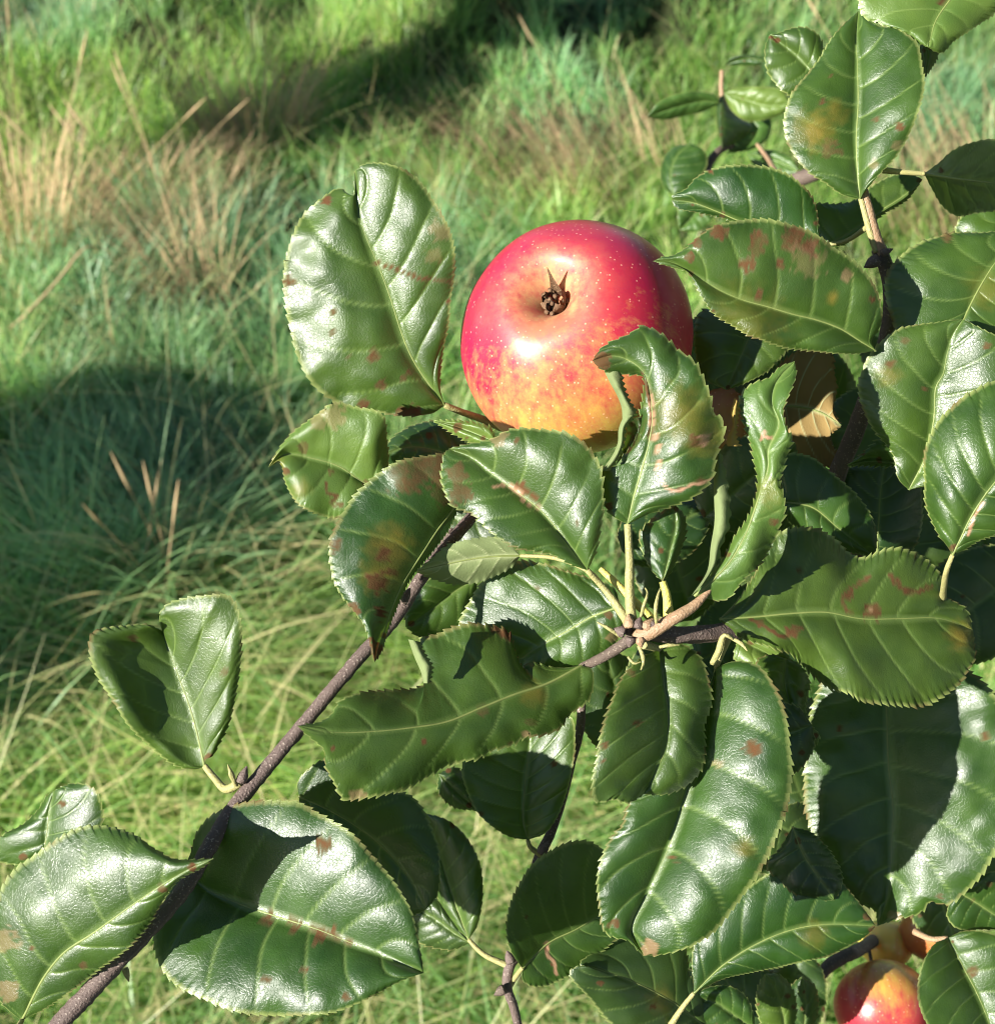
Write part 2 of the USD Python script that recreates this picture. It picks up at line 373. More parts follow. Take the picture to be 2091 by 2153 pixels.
    if midrib:
        k = np.arange(0, N, 4)
        rad = np.linspace(0.48, 0.12, len(k)) * min(1.0, length / 55)
        lift = -0.12 if face == "top" else 0.25
        mp = at(X[k, K - 1], Y[k, K - 1], (D[k, K - 1] - lift * 1.0) / 1000)
        obj("midrib", tube(mp, rad / 1000, 6), M_VEIN, g, True, origin=ORI)
    if stalk:
        sp = [(Mc[0][0], Mc[0][1], d0)] + [tuple(x) for x in conv(fr, stalk)]
        c3 = spline(np.array(sp), 16)
        obj("petiole", tube(at(c3[:, 0], c3[:, 1], c3[:, 2] / 1000), np.array([stalk_r * 0.8, stalk_r, stalk_r * 1.25]) / 1000, 9, seed, 0.08), stalk_mat or M_PETIOLE, g, True, origin=ORI)
    return g

ORI = np.zeros(3)
ORIGINS = {}
def branch(name, label, base, group=None):
    global ORI
    ORI = np.asarray(base, float)
    b = thing(name, label, "apple branch", base, group)
    ORIGINS[b.GetPath().pathString] = ORI
    return b

# ------------------------------------------------------------------ main shoot, running from the lower left up behind the apple
B1 = branch("apple_branch", "long reddish brown shoot running diagonally from the lower left corner up to the large apple", at(540, 1647, 0.40))
def stem(fr, pts, radii, mat=None, n=50, parent=None, name="stem", seed=1, sides=12, rough=0.10):
    return obj(name, tube(curve3(fr, pts, n), np.array(radii) / 1000, sides, seed, rough), mat or M_BARK, parent, True, origin=ORI)
main_stem = stem("S", [(60, 2230, 372), (126, 2153, 375), (272, 1997, 380), (379, 1880, 386), (486, 1705, 394), (540, 1640, 398), (627, 1535, 403), (700, 1448, 407), (770, 1366, 411), (822, 1312, 414), (881, 1223, 419),
      (935, 1150, 424), (991, 1088, 430), (1060, 1010, 445), (1130, 950, 462)], [2.7, 2.35, 2.05, 1.95, 1.95], parent=B1, n=160, rough=0.20)
# buds and nodes on the shoot
def bud(fr, x, y, d, dx, dy, length, r, parent, mat=None, seed=0):
    a = conv(fr, [(x, y)])[0]
    u = np.array([dx, dy]) / np.hypot(dx, dy) * length / d * FPX
    ts = np.linspace(0, 1, 9)
    pts = at(a[0] + u[0] * ts, a[1] + u[1] * ts, np.full(9, (d - 1.5) / 1000))
    return obj("bud", tube(pts, np.array([0.9, 1.0, 0.85, 0.5, 0.1]) * r / 1000, 9, seed, 0.15), mat or M_BARK, parent, True, origin=ORI)
bud("g", 1040, 915, 397, 0.35, -0.9, 5, 1.6, main_stem)
bud("e", 800, 1270, 412, 0.5, -0.85, 5, 1.7, main_stem, M_BARK_OLD)
bud("e", 1040, 930, 427, 0.5, -0.9, 5.5, 1.5, main_stem)
bud("g", 540, 1720, 388, 0.3, 1, 4.0, 1.0, main_stem, M_PETIOLE)
# small stipule by the left leaf
stem("g", [(1020, 930, 396), (1000, 880, 394), (985, 838, 393)], [0.5, 0.9, 0.15], M_PETIOLE, 10, main_stem, "stipule")

# the big leaf left of the apple
make_leaf(B1, "a", [(1220, 1750), (1100, 1590), (1000, 1430), (930, 1260), (860, 1040), (770, 800), (700, 640), (655, 500), (632, 370), (622, 190)],
    [(1220, 1750), (1150, 1800), (1000, 1822), (880, 1815), (780, 1795), (640, 1785), (500, 1730), (350, 1620), (250, 1450), (200, 1270), (160, 1060), (145, 920), (165, 770), (210, 620), (290, 470), (400, 375), (510, 308), (565, 335), (605, 395), (622, 190)],
    [(1220, 1750), (1190, 1640), (1200, 1430), (1240, 1220), (1255, 1050), (1275, 930), (1285, 760), (1240, 560), (1150, 400), (1040, 250), (930, 170), (800, 138), (690, 142), (622, 190)],
    (438, 424), sA=0.35, sB=0.55, camA=4.5, camB=2.0, bend=3, curl=(3.0, 0), veins=6, relief=1.9, ruffle=1.3,
    marks=[("scar", "a", [(770, 800), (860, 830), (950, 860), (1050, 900), (1200, 920), (1270, 930)], 3.0), ("rust", 735, 1415, 45), ("rust", 800, 1620, 50), ("rust", 680, 1750, 55), ("rust", 1000, 1800, 60), ("rust", 920, 1800, 40), ("rust", 175, 920, 40), ("rust", 430, 385, 35), ("rust", 480, 1270, 25), ("pink", 1190, 600, 75, 0.25), ("pink", 1150, 750, 60, 0.2), ("rust", 470, 1150, 30), ("rust", 1240, 1060, 22), ("rust", 1000, 870, 18), ("rust", 900, 845, 16), ("rust", 1100, 905, 16)],
    stalk=[("a", 1330, 1795, 442), ("a", 1460, 1840, 450), ("a", 1600, 1900, 462)], stalk_r=1.2, label="large glossy leaf with brown blotches left of the apple")
# lobed leaf under it
make_leaf(B1, "e", [(640, 610), (560, 570), (450, 495), (290, 445), (125, 425), (40, 495)],
    [(640, 610), (710, 540), (722, 470), (715, 340), (690, 200), (640, 170), (560, 160), (410, 133), (330, 188), (230, 260), (150, 330), (90, 410), (40, 495)],
    [(640, 610), (560, 700), (440, 780), (330, 765), (200, 690), (140, 580), (122, 500), (105, 462), (40, 495)],
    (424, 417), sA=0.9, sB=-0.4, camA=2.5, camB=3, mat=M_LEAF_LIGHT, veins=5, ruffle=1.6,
    marks=[("scar", "e", [(365, 590), (380, 640), (430, 660), (395, 700), (460, 712)], 3.5), ("pink", 400, 200, 75, 0.3), ("pink", 320, 230, 55, 0.3), ("rust", 240, 385, 36, .7), ("yel", 80, 470, 50), ("rust", 370, 610, 12), ("rust", 395, 650, 12), ("rust", 415, 690, 13), ("rust", 460, 710, 13), ("yel", 220, 620, 60, 0.5), ("rust", 590, 585, 22)])
# dark leaf with reddened tip crossing the shoot
make_leaf(B1, "e", [(1150, 650), (1085, 745), (1000, 860), (900, 1015), (825, 1130), (760, 1265), (703, 1420), (665, 1530), (645, 1612)],
    [(1150, 650), (1110, 480), (1060, 425), (940, 435), (780, 465), (640, 560), (540, 650), (450, 790), (400, 900), (392, 1010), (430, 1180), (510, 1290), (590, 1400), (620, 1500), (645, 1612)],
    [(1150, 650), (1115, 750), (1062, 860), (945, 1010), (838, 1150), (775, 1290), (716, 1440), (685, 1545), (645, 1612)],
    (408, 398), sA=-0.9, hB=-2.5, camA=3.5, camB=0, veins=6, mat=M_LEAF, tooth=1.15,
    marks=[("yel", 740, 960, 130), ("yel", 690, 1110, 120), ("rust", 690, 1000, 50), ("rust", 660, 1150, 65), ("rust", 740, 1100, 30), ("rust", 940, 490, 150, .8), ("rust", 800, 560, 90, .5), ("rust", 680, 1330, 40), ("rust", 640, 1540, 70), ("rust", 420, 950, 40), ("rust", 520, 1300, 45), ("rust", 1030, 650, 80, .6), ("rust", 880, 590, 60, .5)], label="reddened dark green leaf hanging across the shoot")
# leaf lit green behind shoot, under the olive one
make_leaf(B1, "e", [(1240, 1120), (1100, 1210), (980, 1300), (830, 1410)],
    [(1240, 1120), (1120, 1080), (1000, 1110), (900, 1200), (820, 1340), (830, 1410)], [(1240, 1120), (1210, 1250), (1140, 1400), (1000, 1450), (900, 1465), (830, 1410)],
    (446, 440), hA=2, hB=-2, veins=5)
# olive underside of a leaf turned over, pointing left
make_leaf(B1, "e", [(1480, 1003), (1350, 1005), (1220, 1018), (1050, 1052), (890, 1090)],
    [(1480, 1003), (1420, 945), (1330, 900), (1230, 905), (1150, 920), (1060, 950), (960, 1030), (890, 1090)],
    [(1480, 1003), (1430, 1060), (1300, 1130), (1150, 1165), (1000, 1140), (920, 1108), (890, 1090)],
    (413, 412), hA=1.5, hB=-7, camA=1, camB=2, face="under", veins=5, stalk=[("e", 1640, 1010, 408), ("e", 1760, 1040, 402), ("e", 1880, 1100, 400), ("f", 760, 1170, 398)], stalk_r=0.7, label="leaf showing its pale olive underside")
# dark leaf in the shade below the apple
make_leaf(B1, "e", [(1180, 480), (1000, 400), (850, 380), (700, 420)], [(1180, 480), (1150, 330), (1000, 235), (860, 260), (740, 340), (700, 420)], [(1180, 480), (1050, 530), (900, 560), (760, 520), (700, 420)],
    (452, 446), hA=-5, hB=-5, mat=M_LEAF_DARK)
# narrow leaf edge between apple and leaf
make_leaf(B1, "e", [(1340, 355), (1240, 310), (1110, 262), (985, 232)], [(1340, 355), (1310, 275), (1240, 248), (1100, 232), (985, 232)], [(1340, 355), (1270, 372), (1180, 345), (1080, 290), (985, 232)],
    (418, 424), hA=2, hB=-1, mat=M_LEAF_LIGHT, veins=4, tooth=1.3)
# V-folded leaf at the left, on its own stalk
make_leaf(B1, "g", [(885, 845), (850, 690), (818, 580), (770, 450), (700, 260)],
    [(885, 845), (850, 858), (800, 855), (740, 830), (640, 750), (550, 660), (490, 560), (430, 470), (398, 390), (385, 320), (400, 268), (450, 250), (540, 240), (640, 235), (700, 260)],
    [(885, 845), (890, 812), (915, 805), (945, 750), (985, 670), (1020, 520), (1037, 400), (1040, 250), (1028, 180), (992, 112), (955, 105), (870, 110), (780, 125), (720, 150), (692, 190), (700, 260)],
    (404, 404), hA=[(0, 0), (.15, 5), (.4, 14), (.7, 18), (.95, 10), (1, 0)], hB=[(0, 0), (.15, 4), (.4, 10), (.7, 13), (.95, 5), (1, 0)], camA=-4, camB=1, veins=5.5, relief=1.1, curl=(-6, -2),
    marks=[("rust", 640, 222, 22), ("rust", 575, 290, 22), ("rust", 970, 440, 20, .6)], stalk=[("g", 930, 900, 402), ("g", 975, 945, 399), ("g", 1040, 915, 397)], stalk_r=1.15, label="folded leaf standing on a curved stalk at the left of the shoot")
# sheeny leaf at the lower left corner
make_leaf(B1, "g", [(95, 1945), (200, 1745), (280, 1650), (400, 1570), (560, 1455), (700, 1360), (820, 1290), (922, 1245)],
    [(95, 1945), (40, 1905), (0, 1860), (-25, 1750), (-30, 1600), (-15, 1450), (10, 1370), (70, 1290), (150, 1235), (250, 1165), (330, 1120), (430, 1105), (510, 1120), (590, 1150), (660, 1200), (740, 1245), (830, 1252), (922, 1245)],
    [(95, 1945), (190, 1895), (330, 1800), (430, 1720), (540, 1640), (640, 1530), (720, 1400), (780, 1330), (860, 1290), (922, 1245)],
    (372, 368), ln=0.85, sA=1.0, sB=-0.7, camA=3.0, camB=1.0, bend=3, veins=7, relief=1.3, marks=[("rust", 140, 1400, 14), ("pink", 20, 1600, 60, .3), ("pink", 30, 1820, 50, .3), ("rust", 830, 1280, 20)],
    stalk=[("g", 60, 2010, 374), ("g", 40, 2080, 376)], label="bright sheeny leaf in the lower left corner")
# big leaf under the shoot, half in shadow
make_leaf(B1, "S", [(385, 1830), (440, 1872), (510, 1903), (603, 1934), (669, 1955), (738, 1983), (807, 2010), (890, 2046)],
    [(385, 1830), (402, 1790), (414, 1752), (438, 1722), (487, 1696), (530, 1686), (583, 1686), (632, 1690), (660, 1706), (701, 1729), (743, 1757), (780, 1798), (816, 1840), (844, 1881), (862, 1913), (876, 1969), (886, 2020), (890, 2046)],
    [(385, 1830), (350, 1888), (324, 1960), (330, 2010), (350, 2050), (385, 2080), (438, 2104), (487, 2124), (560, 2134), (640, 2133), (700, 2128), (745, 2112), (790, 2090), (840, 2063), (890, 2046)],
    (396, 384), ln=0.7, sA=1.0, sB=-1.3, camA=3.5, camB=3, bend=4, veins=7, relief=1.6, ruffle=1.2, marks=[("scar", "h", [(100, 1520), (200, 1545), (300, 1590)], 3.5), ("rust", 680, 1775, 18), ("rust", 620, 1945, 16), ("rust", 670, 1975, 14), ("rust", 700, 1960, 10), ("rust", 560, 1935, 12), ("rust", 640, 2040, 10), ("rust", 560, 2060, 12)], label="broad leaf half in shadow below the shoot")
# leaf behind the corner leaf
make_leaf(B1, "g", [(190, 1230), (205, 1120), (215, 1030), (230, 955)], [(190, 1230), (60, 1270), (-20, 1240), (0, 1160), (100, 1100), (170, 1030), (205, 975), (230, 955)],
    [(190, 1230), (330, 1190), (430, 1115), (443, 1050), (425, 980), (390, 935), (320, 922), (230, 955)], (410, 408), hA=-6, sB=0.9, camA=2, camB=2, veins=5)
# dark leaf behind the broad one
make_leaf(B1, "h", [(60, 920), (230, 1000), (420, 1130), (560, 1290), (640, 1440)], [(60, 920), (55, 860), (105, 800), (180, 755), (300, 800), (480, 900), (570, 920), (620, 975), (655, 1050), (692, 1150), (702, 1280), (690, 1370), (640, 1440)],
    [(60, 920), (80, 1050), (200, 1250), (350, 1400), (520, 1480), (640, 1440)], (428, 424), hA=2, hB=-5, mat=M_LEAF_DARK)

# ------------------------------------------------------------------ spur with its rosette of leaves in front of the apple
B2 = branch("apple_branch", "short spur in front of the apple carrying a rosette of leaves", at(1327, 1320, 0.396))
stem("f", [(1800, 1160, 425), (1440, 1245, 412), (1150, 1275, 404), (950, 1265, 400), (830, 1250, 397), (770, 1235, 394)], [3.4, 3.0, 2.7, 2.6, 2.5, 1.6], M_BARK, 40, B2, sides=16)
stem("f", [(830, 1280, 398), (720, 1360, 402), (620, 1420, 408), (540, 1458, 414), (440, 1500, 424)], [1.8, 1.5, 1.3], M_BARK_OLD, 30, B2)
# bud scales at the heart of the rosette
for k, (x, y, dx, dy, ln, rr) in enumerate([(770, 1260, -.6, -.2, 3.5, 1.7), (800, 1230, -.1, -1, 4, 1.8), (845, 1235, .3, -1, 3.5, 1.7), (890, 1240, .5, -.6, 4, 1.8), (810, 1290, -.2, .9, 3, 1.6), (860, 1290, .2, .9, 3, 1.5), (930, 1225, .6, -.5, 3, 1.6)]):
    bud("f", x, y, 393, dx, dy, ln, rr, B2, M_PETIOLE_RED if k % 2 else M_BARK, k)
for pts, rr in (([(870, 1160, 388), (885, 1100, 386), (905, 1040, 386), (910, 1010, 387), (895, 985, 388)], .45), ([(966, 1200, 389), (960, 1120, 387), (975, 1030, 387), (990, 985, 388)], .55),
           ([(855, 1340, 392), (880, 1400, 391), (885, 1450, 391), (870, 1490, 390)], .55), ([(790, 1410, 394), (830, 1450, 393), (870, 1440, 393)], .35), ([(745, 1285, 392), (680, 1240, 391), (600, 1195, 391)], .5), ([(985, 1350, 396), (1040, 1338, 395), (1105, 1336, 395)], .5), ([(1430, 1295, 402), (1490, 1330, 400), (1525, 1372, 399)], .55), ([(1310, 1450, 406), (1350, 1370, 403), (1385, 1275, 401), (1435, 1300, 401)], .9)):
    stem("f", pts, [rr, rr * 1.2, rr * .4], M_PETIOLE, 14, B2, "stipule", sides=7)

# leaf lying under the apple, lower half shaded
make_leaf(B2, "S", [(1234, 1199), (1182, 1127), (1135, 1072), (1079, 1028), (1028, 991), (991, 962), (944, 944)],
    [(1234, 1199), (1208, 1190), (1157, 1164), (1094, 1153), (1039, 1124), (991, 1079), (954, 1065), (938, 1040), (929, 1013), (930, 976), (935, 955), (944, 944)],
    [(1234, 1199), (1250, 1166), (1258, 1132), (1266, 1071), (1266, 1019), (1258, 975), (1245, 955), (1225, 930), (1204, 918), (1185, 910), (1146, 905), (1101, 902), (1065, 907), (1035, 925), (991, 934), (944, 944)],
    (397, 398), ln=0.5, sA=-0.9, sB=1.0, camA=2, camB=4, bend=2, veins=7, relief=1.0, marks=[("trail", "e", [(1330, 605), (1400, 600), (1450, 620), (1500, 680), (1580, 740)], 3.0), ("rust", 1090, 1020, 12), ("rust", 1105, 1035, 12), ("rust", 1120, 1048, 12), ("rust", 1130, 1065, 10), ("rust", 960, 1000, 25, .7), ("rust", 970, 1040, 25, .7), ("pink", 1050, 925, 18, .3)], tooth=1.25,
    stalk=[("f", 640, 985, 395), ("f", 760, 1150, 394), ("f", 800, 1230, 395)], stalk_r=1.05, label="broad leaf covering the foot of the apple")
obj("petiole", tube(curve3("f", [(620, 870, 402), (690, 930, 400), (790, 1030, 397), (940, 1180, 396)], 16), np.array([0.9, 1.2, 1.3]) / 1000, 9, 3, 0.08), M_YELLOW_STALK, B2, True, origin=ORI)
# twisted leaf with a red gall, upright before the apple
E_leaf = make_leaf(B2, "S", [(1319, 1102), (1333, 1043), (1350, 985), (1364, 930), (1371, 880), (1366, 830), (1357, 790), (1330, 762), (1290, 748), (1245, 758)],
    [(1319, 1102), (1288, 1085), (1262, 1040), (1248, 1003), (1255, 992), (1275, 985), (1303, 988), (1309, 965), (1333, 934), (1345, 905), (1347, 870), (1352, 830), (1356, 806), (1350, 790), (1315, 786), (1285, 782), (1262, 775), (1245, 758)],
    [(1319, 1102), (1340, 1092), (1378, 1074), (1419, 1060), (1453, 1047), (1497, 1002), (1502, 968), (1510, 940), (1520, 920), (1517, 885), (1498, 868), (1494, 840), (1480, 802), (1453, 755), (1426, 738), (1395, 707), (1374, 694), (1351, 687), (1320, 704), (1282, 721), (1262, 734), (1245, 758)],
    (393, 388), hA=[(0, 0), (.25, -3), (.5, -4), (.8, -3), (1, 0)], hB=[(0, 0), (.2, 2.5), (.4, 5), (.6, 1), (.8, -2), (1, 0)], camA=1, camB=3.5, bend=2, veins=7, relief=1.4, ruffle=1.8, tooth=1.25,
    marks=[("trail", "f", [(960, 40), (975, 150), (985, 290), (1030, 370), (1090, 390), (1180, 350), (1260, 335), (1310, 305)], 2.6), ("scar", "b", [(1340, 1170), (1360, 1250), (1380, 1350), (1370, 1450), (1365, 1530)], 4.5), ("pink", 1480, 922, 15), ("rust", 1460, 925, 16), ("yel", 1480, 922, 40, .6), ("pink", 1369, 850, 7, .9), ("pink", 1371, 870, 7, .9), ("pink", 1366, 835, 6, .9), ("pink", 1368, 890, 6, .8), ("rust", 1260, 762, 26, .9), ("yel", 1430, 870, 60, .5), ("rust", 1470, 1010, 8), ("rust", 1430, 1030, 8)],
    stalk=[("f", 800, 800, 393), ("f", 800, 1000, 393), ("f", 815, 1180, 394), ("f", 835, 1240, 396)], stalk_r=1.3, stalk_mat=M_PETIOLE, label="twisted upright leaf with a red gall before the apple")
def ribbon(parent, fr, name, left, right, d, mat, face="under", arch=2.0, label=None, seed=0):
    n = 40
    a, b = spline(conv(fr, left), n), spline(conv(fr, right), n)
    K = 9; s = np.linspace(0, 1, K)
    t = np.linspace(0, 1, n)
    X = a[:, None, 0] * (1 - s) + b[:, None, 0] * s; Y = a[:, None, 1] * (1 - s) + b[:, None, 1] * s
    D = (d[0] + (d[1] - d[0]) * t)[:, None] - arch * 4 * s * (1 - s) - 1.6 * (meshkit.fbm(np.stack([X / 22, Y / 22, 0 * X + seed], -1), 3, seed) - .5)
    X = X + (np.sin(t * 60)[:, None] * (s > .95)) * 3
    W = at(X, Y, D / 1000).reshape(-1, 3)
    i, j = np.meshgrid(np.arange(n - 1), np.arange(K - 1), indexing="ij")
    q = (i * K + j).ravel()
    quad = np.stack([q, q + 1, q + K + 1, q + K], 1)
    poly = np.vstack([a[:, :2], b[::-1, :2]])
    area = np.sum(poly[:, 0] * np.roll(poly[:, 1], -1) - np.roll(poly[:, 0], -1) * poly[:, 1])
    if (area > 0) != (face == "top"):
        quad = quad[:, ::-1]
    m1 = np.zeros((n * K, 3)); m2 = np.zeros((n * K, 3)); m2[:, 2] = .6
    m1[:, 2] = np.clip((meshkit.fbm(np.stack([X / 10, Y / 10, 0 * X + seed], -1), 3, 3).ravel() - .52) * 5, 0, .8)
    g = obj(name, (W, np.vstack([quad[:, [0, 1, 2]], quad[:, [0, 2, 3]]])), mat, parent, True, {"marks": (m1, COL3), "marks_two": (m2, COL3)}, origin=ORI)
    if label: tag(g, label)
    return g
ribbon(E_leaf, "b", "curled_margin", [(1075, 1095), (1110, 1170), (1165, 1270), (1190, 1340), (1195, 1410)], [(1195, 1110), (1205, 1190), (1240, 1290), (1285, 1375), (1250, 1420)], (391, 391), M_LEAF, label="margin rolled back, pale underside showing")
ribbon(E_leaf, "b", "curled_margin", [(1200, 1395), (1172, 1470), (1165, 1560), (1100, 1680), (1050, 1725)], [(1290, 1375), (1225, 1450), (1205, 1570), (1175, 1650), (1110, 1730)], (389, 391), M_LEAF, seed=4)
ribbon(E_leaf, "b", "curled_margin", [(1205, 1420), (1225, 1480), (1200, 1580), (1150, 1700)], [(1385, 1370), (1350, 1450), (1290, 1530), (1200, 1640)], (396, 396), M_LEAF_DARK, "top", arch=-3, seed=5)
# long folded leaf on the thick stalk
make_leaf(B2, "d", [(155, 1970), (240, 1895), (350, 1780), (435, 1630), (485, 1500), (525, 1375), (560, 1260), (560, 1170), (620, 1020), (580, 900), (600, 800), (705, 678)],
    [(155, 1970), (215, 1880), (290, 1800), (380, 1640), (440, 1560), (488, 1450), (505, 1330), (488, 1240), (470, 1150), (425, 1000), (405, 880), (455, 815), (525, 785), (568, 770), (620, 715), (705, 678)],
    [(155, 1970), (330, 1985), (420, 1880), (505, 1800), (560, 1715), (605, 1620), (648, 1510), (642, 1420), (618, 1350), (640, 1270), (665, 1170), (688, 1110), (660, 1050), (640, 950), (680, 840), (712, 750), (705, 678)],
    (392, 397), hA=[(0, 0), (.2, -3), (.5, -5), (.75, -2), (1, 0)], hB=[(0, 0), (.3, -4), (.6, 1), (.8, 3), (1, 0)], camA=1.5, camB=1.5, bend=4, veins=8, ruffle=2.0, mat=M_LEAF_LIGHT, tooth=1.2,
    marks=[("trail", "d", [(520, 1110), (545, 1060), (530, 1080), (575, 1105)], 3.0), ("pink", 540, 1085, 16, .4), ("rust", 335, 1740, 14), ("yel", 560, 1400, 90, .4)], label="long wavy folded leaf rising right of the red gall")
obj("petiole", tube(curve3("f", [(840, 1290, 394), (930, 1255, 392), (1010, 1210, 391), (1110, 1150, 390.5), (1190, 1100, 391.5), (1300, 990, 392.5)], 24), np.array([2.3, 2.1, 1.8, 1.5, .7]) / 1000, 12, 3, 0.08), M_PETIOLE_RED, B2, True, origin=ORI)
# leaf seen edge on
ribbon(B2, "d", "leaf", [(140, 1965), (225, 1830), (245, 1690), (265, 1560), (262, 1400), (262, 1280), (275, 1180)], [(215, 1900), (275, 1800), (310, 1680), (345, 1590), (352, 1470), (330, 1310), (300, 1180)], (390, 393), M_LEAF_LIGHT, label="leaf curled edge on, showing pale underside", seed=11)
ribbon(B2, "d", "leaf", [(375, 880), (355, 960), (365, 1030), (335, 1100), (335, 1145)], [(400, 905), (395, 990), (385, 1080), (395, 1120), (415, 1145)], (394, 394), M_LEAF_YELLOW, label="withered curled leaf tip", seed=12)
# small folded leaf on a yellow stalk
make_leaf(B2, "f", [(1003, 945), (1030, 850), (1055, 740), (1085, 600), (1075, 480)], [(1003, 945), (960, 900), (900, 810), (870, 720), (860, 670), (900, 600), (960, 540), (1030, 500), (1075, 480)],
    [(1003, 945), (1040, 905), (1085, 820), (1115, 745), (1142, 650), (1143, 570), (1120, 515), (1075, 480)], (396, 400), hA=-2, hB=-4, camA=1.5, veins=5, ruffle=.8, mat=M_LEAF,
    stalk=[("f", 1025, 1020, 396), ("f", 1040, 1160, 397)], stalk_r=1.3, stalk_mat=M_YELLOW_STALK)
# broad leaf behind, facing the sun
make_leaf(B2, "S", [(1303, 1275), (1240, 1299), (1187, 1330), (1146, 1351), (1094, 1385), (1045, 1420)],
    [(1303, 1275), (1292, 1240), (1262, 1222), (1234, 1214), (1195, 1203), (1140, 1186), (1085, 1180), (1040, 1190), (1003, 1240), (983, 1275), (965, 1312), (985, 1370), (1045, 1420)],
    [(1303, 1275), (1312, 1300), (1290, 1355), (1255, 1380), (1235, 1400), (1200, 1408), (1150, 1408), (1100, 1425), (1045, 1420)],
    (414, 424), sA=0.7, sB=0.3, camA=2, camB=2, veins=7, relief=1.5, marks=[("pink", 1290, 1340, 15, .4)], label="broad ribbed leaf left of the rosette")
# lower long leaf with bitten margin
make_leaf(B2, "h", [(1350, 325), (1200, 405), (1050, 455), (900, 515), (740, 580), (580, 607), (400, 625), (200, 628), (55, 600)],
    [(1350, 325), (1260, 335), (1180, 328), (1115, 314), (1085, 338), (1058, 300), (1040, 240), (1022, 185), (1005, 168), (940, 148), (850, 135), (760, 155), (690, 185), (640, 195), (600, 235), (640, 340), (650, 400), (600, 430), (480, 440), (330, 455), (250, 490), (210, 550), (160, 583), (55, 600)],
    [(1350, 325), (1395, 340), (1403, 420), (1380, 480), (1290, 550), (1250, 610), (1170, 640), (1100, 645), (1020, 690), (940, 708), (880, 745), (760, 768), (660, 820), (570, 875), (450, 910), (330, 930), (270, 935), (230, 870), (185, 780), (178, 710), (120, 655), (55, 600)],
    (412, 374), hA=[(0, 0), (.2, -9), (.5, -19), (.75, -8), (1, 0)], hB=-3, camA=1, camB=2, bend=2, veins=7, tooth=1.35, relief=1.0, marks=[("rust", 1010, 175, 40), ("rust", 950, 155, 30), ("pink", 1100, 640, 22, .5), ("rust", 900, 520, 30, .5), ("rust", 1120, 580, 25, .5), ("pink", 330, 920, 40, .4), ("yel", 1130, 460, 60, .5), ("rust", 630, 670, 14)], label="long toothed leaf with a bitten upper margin")
ribbon(B2, "h", "leaf", [(560, 205), (590, 290), (620, 360), (630, 405)], [(610, 215), (645, 280), (672, 325), (660, 405)], (392, 392), M_LEAF_LIGHT, seed=21)
# two leaves hanging below the rosette
make_leaf(B2, "i", [(510, 250), (530, 400), (552, 560), (540, 700), (500, 800), (440, 912)],
    [(510, 250), (430, 290), (350, 370), (290, 500), (250, 620), (230, 740), (210, 850), (222, 945), (300, 932), (370, 948), (440, 912)],
    [(510, 250), (600, 225), (690, 280), (735, 400), (745, 500), (712, 600), (718, 680), (712, 760), (680, 830), (560, 905), (440, 912)],
    (406, 392), sA=-1.6, sB=-1.0, camA=2, camB=3, bend=2, veins=6, tooth=1.2, ruffle=1.4, stalk=[("f", 880, 1330, 398)], stalk_r=1.2, marks=[("rust", 250, 760, 12)], label="dark drooping leaf straight below the rosette")
make_leaf(B2, "i", [(770, 335), (740, 480), (705, 640), (650, 860), (595, 1040), (530, 1210), (450, 1380), (385, 1540), (440, 1650)],
    [(770, 335), (745, 400), (722, 500), (690, 620), (600, 720), (520, 830), (440, 900), (372, 960), (345, 1050), (290, 1120), (245, 1220), (230, 1300), (240, 1420), (265, 1540), (310, 1565), (365, 1575), (440, 1650)],
    [(770, 335), (830, 310), (885, 305), (970, 335), (1040, 430), (1080, 530), (1105, 690), (1112, 850), (1090, 980), (1040, 1110), (980, 1240), (900, 1360), (840, 1440), (760, 1535), (690, 1585), (610, 1620), (500, 1645), (440, 1650)],
    (414, 398), ln=0.3, sA=-0.8, sB=1.0, camA=2.5, camB=4.5, bend=3, veins=7, relief=1.8, ruffle=1.3, tooth=1.3, marks=[("pink", 470, 1610, 45, .5), ("rust", 300, 1505, 30), ("rust", 945, 700, 40), ("pink", 790, 780, 30, .3), ("rust", 580, 1210, 18), ("yel", 900, 1160, 50, .5)],
    stalk=[("i", 800, 260, 408), ("i", 830, 190, 404)], label="large sheeny leaf hanging at the lower centre")
